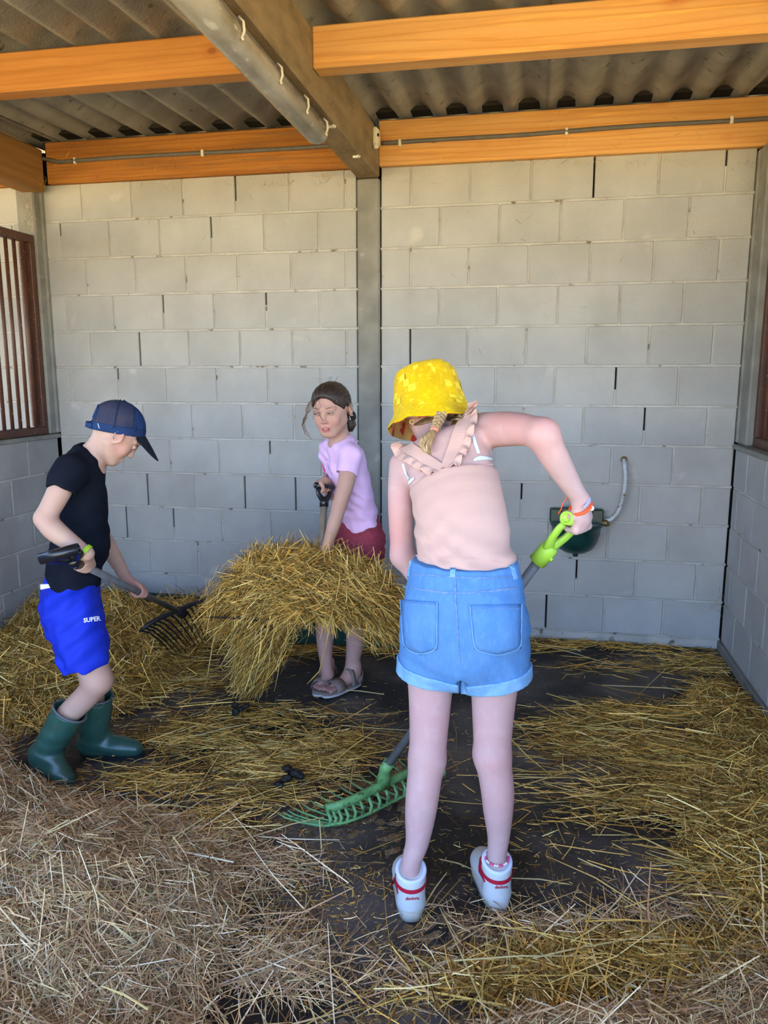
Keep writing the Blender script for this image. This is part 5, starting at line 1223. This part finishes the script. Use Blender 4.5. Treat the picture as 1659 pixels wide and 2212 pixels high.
# ------------------------------------------------------------------ green rake head
def rake_head():
    k = rakeA; sb = A_sb
    bl = [ATZ(703, 1746, .070), ATZ(735, 1738, .078), ATZ(780, 1718, .086), ATZ(830, 1692, .090), ATZ(880, 1669, .088), ATZ(925, 1652, .080), ATZ(955, 1645, .070)]
    B = np.array(bl); g = MB(); n = 48; v = []; f = []
    up = np.array([0, 0, 1.]); T = unit(B[-1]-B[0]); fw = unit(np.cross(up, T)); fw = fw if fw[1] > 0 else -fw
    for i in range(n):
        s_ = i/(n-1)*6; c = np.array([np.interp(s_, range(7), B[:, q]) for q in range(3)])
        for a, b in ((-.010, .010), (-.004, .014), (.006, .012), (.010, .004), (.008, -.010), (-.002, -.014), (-.010, -.012), (-.012, .0)): v.append(c+fw*a*-1*-1+up*b)
    for i in range(n-1):
        for j in range(8): f.append((i*8+j, i*8+(j+1) % 8, (i+1)*8+(j+1) % 8, (i+1)*8+j))
    f += [tuple(range(8))[::-1], tuple((n-1)*8+j for j in range(8))]
    mobj('ridge_bar', v, f, m_lim2, k, True)
    MB().tube([sb-A_dir*.012, sb+A_dir*.02, (sb+ATZ(826, 1692, .088))/2, ATZ(826, 1692, .088)], [.019, .0185, .021, .026], 16, True).build('socket', m_lim2, k, True)
    m = 17
    low = []
    for i in range(m):
        s_ = .10+i/(m-1)*5.8; c = np.array([np.interp(s_, range(7), B[:, q]) for q in range(3)])
        u = i/(m-1)*2-1
        d = unit(fw*1.0-T*.45+T*(u*.45)); bot = c-fw*.022-up*(c[2]-.018) if 0 else np.array([c[0], c[1], .017])-fw*.018+T*-.004
        L_ = .165+.02*(1-u*u)
        pts = [c-up*.008, c*.5+bot*.5-fw*.016, bot+up*.004, bot+d*.03, bot+d*L_*.55+up*.004, bot+d*L_*.85+up*.014, bot+d*L_+up*.026]
        low.append(bot+up*.010-fw*.004)
        MB().tube(pts, [.0058, .0056, .0056, .0054, .0045, .0035, .0018], 8, True, .7).build('tine', m_lim2, k, True)
    MB().tube(low, .0050, 8).build('cross_rib', m_lim2, k, True)
rake_head()
# ------------------------------------------------------------------ straw
PAL = {'pale': [(.60, .47, .29), (.52, .38, .23), (.42, .29, .17), (.66, .56, .41), (.34, .22, .13), (.50, .36, .20), (.60, .48, .27), (.26, .17, .10), (.48, .31, .21), (.70, .62, .47), (.40, .35, .19), (.34, .22, .14), (.22, .14, .09)],
       'gold': [(.60, .37, .09), (.46, .26, .05), (.26, .14, .03), (.70, .48, .16), (.14, .08, .02), (.54, .38, .12), (.32, .22, .06), (.68, .55, .26), (.09, .05, .015), (.40, .30, .09), (.18, .10, .03)],
       'wet': [(.30, .20, .06), (.20, .13, .04), (.12, .08, .03), (.42, .32, .14), (.09, .06, .03), (.36, .25, .08), (.50, .42, .24)]}
def straws(n, P, az, pitch, L_, wd, pal, bend=.25, mix2=None, tube=False):
    """arrays of bent flat straws; returns verts, quads, colours"""
    g = rng; n = len(P); d = np.stack([np.cos(az)*np.cos(pitch), np.sin(az)*np.cos(pitch), np.sin(pitch)], 1)
    s = np.stack([-np.sin(az), np.cos(az), np.zeros(n)], 1); u = np.cross(d, s); roll = g.uniform(-1.2, 1.2, n)
    w_ = s*np.cos(roll)[:, None]+u*np.sin(roll)[:, None]; w_ *= (wd/2)[:, None]
    b1 = g.normal(0, bend, (n, 3))*[1, 1, .35]; mid = P; e0 = P-d*(L_/2)[:, None]+b1*(L_*.22)[:, None]; e1 = P+d*(L_/2)[:, None]+b1*(L_*.22)[:, None]
    V_ = np.stack([e0-w_*.8, e0+w_*.8, mid-w_, mid+w_, e1-w_*.6, e1+w_*.6], 1).reshape(-1, 3)
    b = np.arange(n)[:, None]*6; F = np.concatenate([b+[0, 1, 3, 2], b+[2, 3, 5, 4]])
    pl_ = np.array(PAL[pal]); c = pl_[g.integers(0, len(pl_), n)]
    c = c*g.uniform(.62, 1.28, (n, 1)); C = np.repeat(c, 6, 0)*(.9+.2*g.random((n*6, 1)))
    return V_, F, C
m_straw = M('straw', (1.45, 1.36, 1.16), .7, attr=True, spec=.14)
m_bed = M('matted_litter', (.24, .165, .095), .95, c2=(.10, .065, .04), scale=26, c3=(.34, .25, .15), scale3=70, lo3=.55, hi3=.68, bump=.9, bscale=120, spec=.1)
m_inshade = M('inner_shade', (.05, .035, .018), .8, c2=(.02, .015, .012), scale=18, c3=(.16, .11, .05), scale3=80, lo3=.56, hi3=.66, bump=.9, bscale=120, spec=.2)  # near-black brown standing for the shade inside the lifted load
def F_(px, py): return ATZ(px, py, 0)[:2]
HEAPS = []   # (centre, radii, angle, height)
def H_(x, y):
    z = np.zeros_like(x)
    for (cx, cy, rx, ry, a, h) in HEAPS:
        dx, dy = x-cx, y-cy; u = (dx*math.cos(a)+dy*math.sin(a))/rx; v = (-dx*math.sin(a)+dy*math.cos(a))/ry
        z = np.maximum(z, h*np.clip(1.15*np.exp(-(u*u+v*v)**1.3)-.15, 0, None))
    r = .5+.5*np.sin(x*17+3*np.sin(y*11))*np.sin(y*19+2*np.sin(x*13)); return z*(.86+.22*r)
HEAPS += [(-.42, -2.62, .50, .52, 0, .20), (-.98, -2.28, .50, .34, 0, .19), (-1.55, -2.0, .5, .42, 0, .2), (-.55, -3.1, .75, .45, 0, .22), (.10, -3.02, .36, .26, 0, .09),
          (-1.35, -.95, .55, .55, .3, .15), (-1.45, -.45, .55, .30, 0, .20), (-1.0, -.30, .35, .17, 0, .155), (-1.7, -1.2, .4, .5, 0, .13),
          (1.14, -2.82, .38, .24, .12, .15), (1.60, -2.72, .42, .38, 0, .12), (1.62, -2.0, .25, .5, 0, .035), (1.70, -1.1, .16, .5, 0, .05), (1.15, -3.25, .6, .33, 0, .14)]
def avoid(x, y): 
    return np.zeros(len(x), bool)
INX = lambda x, y: (x > -1.835) & (x < 1.835) & (y < -.02)
def build_stuff(name, label, cat, parts, mat_=None, kind='stuff'):
    Vs, Fs, Cs = [], [], []; b = 0
    for V_, F, C in parts: Vs.append(V_); Fs.append(F+b); Cs.append(C); b += len(V_)
    o = mobj(name, np.concatenate(Vs), np.concatenate(Fs), mat_ or m_straw, None, True, np.concatenate(Cs)); tag(o, label, cat, kind=kind); return o
def heap(ids, name, label, pal, n, bedmat, lift=.030, Lr=(.05, .13), w0=.0022, long_=.05, azm=None):
    hs = [HEAPS[i] for i in ids]; x0 = max(-1.84, min(h[0]-h[2]*1.25 for h in hs)); x1 = min(1.84, max(h[0]+h[2]*1.25 for h in hs)); y0 = min(h[1]-h[3]*1.25 for h in hs); y1 = min(-.03, max(h[1]+h[3]*1.25 for h in hs))
    global HEAPS; keep = HEAPS; HEAPS = hs
    nx = int((x1-x0)/.018); ny = int((y1-y0)/.018); gx, gy = np.meshgrid(np.linspace(x0, x1, nx), np.linspace(y0, y1, ny)); gz = H_(gx, gy)-.006; gz = gz+np.random.RandomState(3).normal(0, .003, gz.shape)
    fi = (np.arange(ny-1)[:, None]*nx+np.arange(nx-1)[None]).reshape(-1, 1)+np.array([0, 1, nx+1, nx]); Vb = np.stack([gx, gy, np.maximum(gz, -.012)], -1).reshape(-1, 3)
    fi = fi[(Vb[fi][:, :, 2] > -.004).any(1)]
    x = rng.uniform(x0, x1, n*4); y = rng.uniform(y0, y1, n*4); z = H_(x, y); dist = np.hypot(x-CP[0], y-CP[1]); pr = np.clip(z/.03, 0, 1); m_ = (rng.random(n*4) < pr) & INX(x, y); x, y, z = x[m_][:n], y[m_][:n], z[m_][:n]; HEAPS = keep; k = len(x)
    zz = z+rng.random(k)**2*lift-.004; az = rng.uniform(0, math.pi, k) if azm is None else rng.normal(azm, .5, k); Ls = rng.uniform(*Lr, k); lg = rng.random(k) < long_; Ls[lg] *= rng.uniform(1.4, 2.2, lg.sum()); pt = rng.normal(0, .24, k); wd = rng.uniform(.6, 1.5, k)*w0; wd[lg] *= 1.5
    zz = zz+np.abs(np.sin(pt))*Ls*.35
    P = np.stack([x, y, zz], 1)
    # tilt to the slope
    e = .01; HEAPS_ = HEAPS; HEAPS = hs; gxh = (H_(x+e, y)-H_(x-e, y))/(2*e); gyh = (H_(x, y+e)-H_(x, y-e))/(2*e); HEAPS = keep; pt = pt+np.arctan(gxh*np.cos(az)+gyh*np.sin(az))
    parts = [straws(k, P, az, pt, Ls, wd, pal)]
    o = build_stuff(name, label, 'straw', parts)
    bo = mobj('matted_base', Vb, fi, bedmat, o, True); tag(bo, kind='stuff')
    return o
heap([0, 1, 2, 3, 4], 'straw_heap', 'large heap of pale loose straw across the lower left foreground', 'pale', 90000, m_bed, Lr=(.04, .12), w0=.0021)
heap([5, 6, 7, 8], 'straw_heap', 'heap of yellow straw behind the boy along the left wall and the green tray', 'gold', 34000, m_bed, w0=.0028, Lr=(.06, .16), long_=.08)
heap([9, 10, 13], 'straw_heap', 'low mound of straw in the lower right foreground', 'pale', 62000, m_bed, w0=.0021, Lr=(.04, .12), long_=.06)
heap([11, 12], 'straw_heap', 'thin drift of straw along the foot of the right wall', 'gold', 7000, m_bed, w0=.0024)
# scattered straw over the floor, by pixel-space density blobs turned into floor places
def scatter(name, label, blobs_, pal, w0=.0024, Lr=(.05, .16), azm=None, azs=.5, lift=.012, long_=.06):
    Ps = []
    for (px, py, rx, ry, n) in blobs_:
        c = F_(px, py); ax_ = F_(px+rx, py)-c; ay_ = (F_(px, py+ry)-F_(px, py-ry))/2; q = rng.normal(0, .5, (n, 2)); Ps.append(c+q[:, :1]*ax_+q[:, 1:]*ay_)
    P = np.concatenate(Ps); P = P[INX(P[:, 0], P[:, 1])]; k = len(P); z = H_(P[:, 0], P[:, 1]); zz = z+.003+rng.random(k)**2*lift
    az = rng.normal(azm, azs, k) if azm is not None else rng.uniform(0, math.pi, k); fr = rng.random(k) < .3; az[fr] = rng.uniform(0, math.pi, fr.sum())
    Ls = rng.uniform(*Lr, k)*rng.uniform(.4, 1, k); lg = rng.random(k) < long_; Ls[lg] = rng.uniform(.2, .38, lg.sum()); pt = rng.normal(0, .035, k); wd = rng.uniform(.6, 1.4, k)*w0; wd[lg] *= 1.5; zz += np.abs(np.sin(pt))*Ls*.5
    return build_stuff(name, label, 'straw', [straws(k, np.column_stack([P, zz]), az, pt, Ls, wd, pal, .15)])
scatter('scattered_straw', 'golden wet straw strewn over the middle of the dark floor', [(360, 1470, 160, 40, 1300), (420, 1590, 170, 36, 1000), (600, 1650, 150, 34, 1300), (330, 1690, 120, 30, 500), (560, 1545, 220, 26, 550), (560, 1720, 200, 36, 420), (430, 1790, 120, 40, 700), (720, 1600, 140, 36, 420), (660, 1625, 110, 22, 800), (500, 1640, 260, 80, 600)], 'gold', azm=.25, azs=.6)
scatter('scattered_straw', 'yellow straw strewn on the right side of the floor beside the right wall', [(1400, 1545, 190, 30, 1400), (1330, 1610, 170, 32, 1500), (1500, 1650, 160, 50, 1700), (1590, 1760, 110, 80, 1700), (1230, 1570, 80, 26, 300), (1400, 1730, 160, 40, 700), (1580, 1880, 120, 60, 900), (1350, 1700, 300, 130, 700)], 'gold', azm=-.05, azs=.45, long_=.08)
scatter('scattered_straw', 'line of straw left along the foot of the back wall on the right', [(1250, 1392, 180, 8, 420), (1440, 1396, 140, 12, 420), (1500, 1430, 90, 25, 520), (1330, 1440, 200, 25, 260), (1180, 1400, 60, 8, 160), (900, 1405, 200, 12, 260), (700, 1400, 160, 14, 420), (560, 1410, 120, 20, 500), (1560, 1500, 60, 60, 500)], 'gold', azm=.1, azs=.4)
scatter('chaff', 'fine chaff and short broken stalks over the dark floor', [(829, 1800, 900, 300, 1500), (1200, 1900, 500, 160, 900), (650, 1950, 200, 130, 1100), (1000, 2090, 300, 70, 700), (700, 1600, 600, 180, 1000), (1400, 2050, 300, 80, 1700), (820, 2170, 160, 40, 260)], 'gold', w0=.0016, Lr=(.008, .045), long_=.012, lift=.003)
scatter('scattered_straw', 'yellow straw lying over the mound in the lower right foreground', [(1150, 2130, 200, 60, 1100), (1350, 2080, 260, 60, 1500), (1550, 2120, 160, 80, 1100)], 'gold', w0=.0026, lift=.03, long_=.1)
scatter('scattered_straw', 'pale stalks scattered on the floor in the near foreground between the heaps', [(560, 1880, 140, 60, 600), (600, 2080, 120, 90, 900), (880, 2110, 260, 70, 260), (1200, 2010, 160, 30, 220), (1000, 1990, 250, 60, 110), (420, 1830, 150, 50, 900), (1450, 1990, 200, 60, 450)], 'pale', w0=.0022, lift=.02)
# long single stalks that stand out, as one loose group
lg = MB(); cols = []
def stalk(pts, r=.0022):
    lg.tube(pts, [r]*(len(pts)-1)+[r*.6], 5)
for (a, b, za, zb_) in [((560, 1803), (700, 1765), .012, .05), ((695, 1842), (690, 1770), .01, .10), ((915, 1962), (965, 1885), .006, .03), ((950, 1856), (1030, 1882), .01, .02), ((1104, 1897), (1230, 1910), .012, .012), ((350, 1745), (440, 1725), .01, .015), ((765, 1640), (755, 1715), .03, .06),
        ((690, 1990), (670, 2075), .02, .01), ((860, 2052), (950, 2100), .02, .10), ((1060, 2210), (950, 1960), .08, .02), ((1090, 2010), (1105, 2100), .05, .02), ((320, 2180), (220, 2130), .24, .24), ((980, 2075), (1260, 2065), .12, .09), ((1150, 1390), (1330, 1440), .006, .006), ((1480, 1410), (1380, 1500), .01, .01), ((1300, 1480), (1560, 1500), .01, .02), ((1290, 1750), (1400, 1700), .01, .01), ((420, 1590), (560, 1560), .02, .02), ((300, 1740), (420, 1745), .2, .10), ((830, 1500), (720, 1490), .01, .01)]:
    p, q = ATZ(*a, za), ATZ(*b, zb_); p[2] = max(p[2], H_(p[:1], p[1:2])[0]+.01); q[2] = max(q[2], H_(q[:1], q[1:2])[0]+.01); stalk([p, (p+q)/2+[0, 0, .006], q], .0021)
o = lg.build('long_stalks', M('long_stalk', (.60, .47, .22), .55, c2=(.46, .33, .12), scale=7, spec=.3)); tag(o, 'long thick yellow stalks lying loose over the floor', 'straw', kind='stuff')
# ------------------------------------------------------------------ the lifted load
def load():
    n = 14000; Yb = -1.10; out = []
    ce = AT(672, 1272, Yb); R_ = np.array([.345, .20, .165])
    q = rng.normal(size=(n, 3)); q /= np.linalg.norm(q, axis=1)[:, None]; rad = rng.uniform(.55, 1.12, n)**.5; P = ce+q*R_*rad[:, None]
    top = 1.0-.30*np.clip((P[:, 0]-ce[0])/.34, 0, 1); P[:, 2] = np.where(P[:, 2] > ce[2], ce[2]+(P[:, 2]-ce[2])*top, ce[2]+(P[:, 2]-ce[2])*.62)
    # tangential directions
    az = rng.uniform(0, 2*math.pi, n); az = np.where(rng.random(n) < .5, rng.normal(.2, .5, n), az); sl = -(P[:, 0]-ce[0])/.34*.75; pt = sl*np.sign(np.cos(az))*1.0+rng.normal(0, .45, n)
    Ls = rng.uniform(.05, .22, n); wd = rng.uniform(.0014, .0042, n)
    out.append(straws(n, P, az, pt, Ls, wd, 'gold', .22))
    # drooping part, lower left
    n2 = 5000; t = rng.random(n2)**.8; c0 = AT(590, 1310, Yb); c1 = AT(545, 1470, Yb); P = c0+(c1-c0)*t[:, None]+rng.normal(0, 1, (n2, 3))*np.stack([.075*(1-.72*t), .05*(1-.5*t), .03+0*t], 1); P[:, 0] -= .03*(1-t)
    az = rng.normal(.15, .4, n2)+math.pi; pt = -rng.normal(.95, .32, n2); out.append(straws(n2, P, az, pt, rng.uniform(.07, .2, n2), rng.uniform(.0014, .0034, n2), 'gold', .15))
    n3 = 2600; P = AT(500, 1310, Yb)+rng.normal(0, 1, (n3, 3))*[.045, .05, .045]; az = rng.normal(.15, .5, n3)+math.pi; out.append(straws(n3, P, az, -rng.normal(.7, .35, n3), rng.uniform(.07, .17, n3), rng.uniform(.0014, .0030, n3), 'gold', .2))
    n4 = 1600; P = AT(830, 1335, Yb)+rng.normal(0, 1, (n4, 3))*[.05, .05, .045]; az = rng.normal(0, .5, n4); out.append(straws(n4, P, az, -rng.normal(.7, .35, n4), rng.uniform(.07, .17, n4), rng.uniform(.0014, .0030, n4), 'gold', .2))
    n5 = 700; P = ce+np.stack([rng.uniform(-.30, .30, n5), rng.uniform(-.12, .10, n5), rng.uniform(-.13, -.05, n5)], 1); out.append(straws(n5, P, rng.uniform(0, 6.28, n5), -rng.normal(1.1, .3, n5), rng.uniform(.05, .16, n5), rng.uniform(.0012, .0026, n5), 'gold', .15))
    n6 = 500; P = ce+np.stack([rng.uniform(-.28, .1, n6), rng.uniform(-.10, .10, n6), rng.uniform(.10, .16, n6)], 1); out.append(straws(n6, P, rng.uniform(0, 6.28, n6), rng.normal(.7, .4, n6), rng.uniform(.06, .14, n6), rng.uniform(.0014, .0028, n6), 'gold', .15))
    o = build_stuff('straw_load', 'bundle of golden straw hanging from the fork of the girl in lilac', 'straw', out)
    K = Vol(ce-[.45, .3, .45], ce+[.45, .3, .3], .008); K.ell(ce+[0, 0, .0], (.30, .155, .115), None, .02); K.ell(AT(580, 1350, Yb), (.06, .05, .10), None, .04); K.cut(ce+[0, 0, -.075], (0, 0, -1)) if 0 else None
    K.warp(sines(.010, [((1, .3, .2), .06, 1), ((.2, 1, .6), .05, 1)])); c = K.mesh('shade_core', m_inshade, o); tag(c, kind='stuff')  # dark body put in to give the inside of the bundle its shade
    s = MB()
    for pts in ([(710, 1365), (705, 1390), (690, 1450), (663, 1478)], [(590, 1158), (575, 1180), (560, 1198)], [(544, 1172), (550, 1200), (558, 1225)], [(655, 1163), (620, 1185), (560, 1225)], [(715, 1152), (705, 1185), (690, 1222)], [(700, 1240), (640, 1320), (578, 1372)], [(735, 1245), (725, 1300), (703, 1370)], [(750, 1245), (780, 1285), (862, 1330)],
                [(478, 1255), (470, 1330), (443, 1490)], [(512, 1405), (500, 1450), (470, 1478)], [(560, 1230), (510, 1240), (508, 1230)], [(735, 1185), (738, 1215), (737, 1222)], [(834, 1230), (828, 1262), (820, 1280)], [(530, 1420), (540, 1460), (547, 1492)], [(825, 1240), (822, 1225), (826, 1218)], [(600, 1262), (560, 1290), (500, 1300)], [(716, 1330), (722, 1362), (726, 1380)], [(760, 1240), (810, 1300), (860, 1345)]):
        P = np.array(pts, float); ts = np.linspace(0, len(pts)-1, 7); s.tube([AT(np.interp(q, range(len(pts)), P[:, 0]), np.interp(q, range(len(pts)), P[:, 1]), Yb-.20*(1 if pts[0][1] > 1200 and pts[0][0] > 560 else .3)) for q in ts], [.0026]*6+[.0014], 5)
    for _ in range(170):
        a_ = random.uniform(0, 6.28); e_ = random.uniform(-.5, 1.3); q0 = ce+np.array([.33*math.cos(a_)*math.cos(e_), -.19*abs(math.sin(a_))*math.cos(e_)-.01, .15*math.sin(e_)*(1 if e_ > 0 else .5)])
        h_ = random.gauss(0, .6)+(0 if random.random() < .6 else math.pi); L_ = random.uniform(.10, .26); sl_ = -(q0[0]-ce[0])/.34*.8*np.sign(math.cos(h_))+random.gauss(0, .35); dd = np.array([math.cos(h_)*math.cos(sl_), math.sin(h_)*.4*math.cos(sl_), math.sin(sl_)]); bnd = np.array([0, 0, .10*L_])
        s.tube([q0-dd*L_/2-bnd, q0-dd*L_/4, q0, q0+dd*L_/4, q0+dd*L_/2-bnd], random.uniform(.0013, .0025), 5)
    c = s.build('long_stalks', m_long, o, True); tag(c, kind='stuff')
m_long = M('long_stalk_gold', (.56, .40, .13), .55, c2=(.40, .25, .06), scale=7, spec=.3)
load()
# ------------------------------------------------------------------ droppings, scraps
def dung(px, py, label, s=1.0, z=0.0, n=6):
    c = ATZ(px, py, 0); K = Vol(c-[.12*s, .12*s, .03], c+[.12*s, .12*s, .1*s], .005)
    for i in range(n): K.ell(c+np.array([random.gauss(0, .024), random.gauss(0, .020), .015+z+.012*(i % 3)])*[s, s, 1], (.022*s, .018*s, .015*s), None, .008)
    K.warp(sines(.0022, [((1, .2, .3), .013, 1), ((.2, 1, .5), .017, 1)])); o = K.mesh('dropping', m_dung, None); tag(o, label, 'dropping')
dung(385, 1415, 'black dropping lying at the tips of the black fork', .9)
dung(308, 1470, 'black dropping in the straw behind the green boots', .9)
dung(625, 1690, 'dark dropping on the floor left of the green rake head', .85)
dung(510, 1545, 'small dark dropping under the lifted straw', .7)
def scraps():
    P = []; az = []; pt = []
    for (px, py, rx, ry, Y, n) in [(80, 398, 30, 12, -.10, 60), (62, 470, 18, 40, -.12, 90), (95, 620, 10, 120, -.09, 40), (420, 340, 330, 40, -.045, 110), (560, 395, 330, 8, -.008, 60), (1300, 350, 330, 6, -.008, 70), (1250, 280, 330, 40, -.045, 40), (790, 350, 25, 12, -.10, 40), (460, 560, 330, 150, -.006, 60), (1250, 600, 300, 200, -.006, 60), (1550, 1300, 20, 30, -.03, 40), (1288, 1150, 10, 25, -.05, 24), (700, 380, 20, 8, -.02, 30)]:
        for _ in range(n):
            P.append(AT(px+random.gauss(0, rx*.6), py+random.gauss(0, ry*.6), Y)); 
    P = np.array(P); n = len(P); P = P[(P[:, 0] > -1.90) & (P[:, 0] < 1.85)]; n = len(P)
    V_, F, C = straws(n, P, rng.normal(0, .12, n), rng.uniform(-1.5, 1.5, n), rng.uniform(.010, .045, n), rng.uniform(.0008, .0018, n), 'gold', .25)
    V_[:, 1] = np.minimum(V_[:, 1], -.004); build_stuff('straw_scraps', 'tiny scraps of straw and cobweb caught on the beams and walls', 'straw', [(V_, F, C*.6)])
scraps()
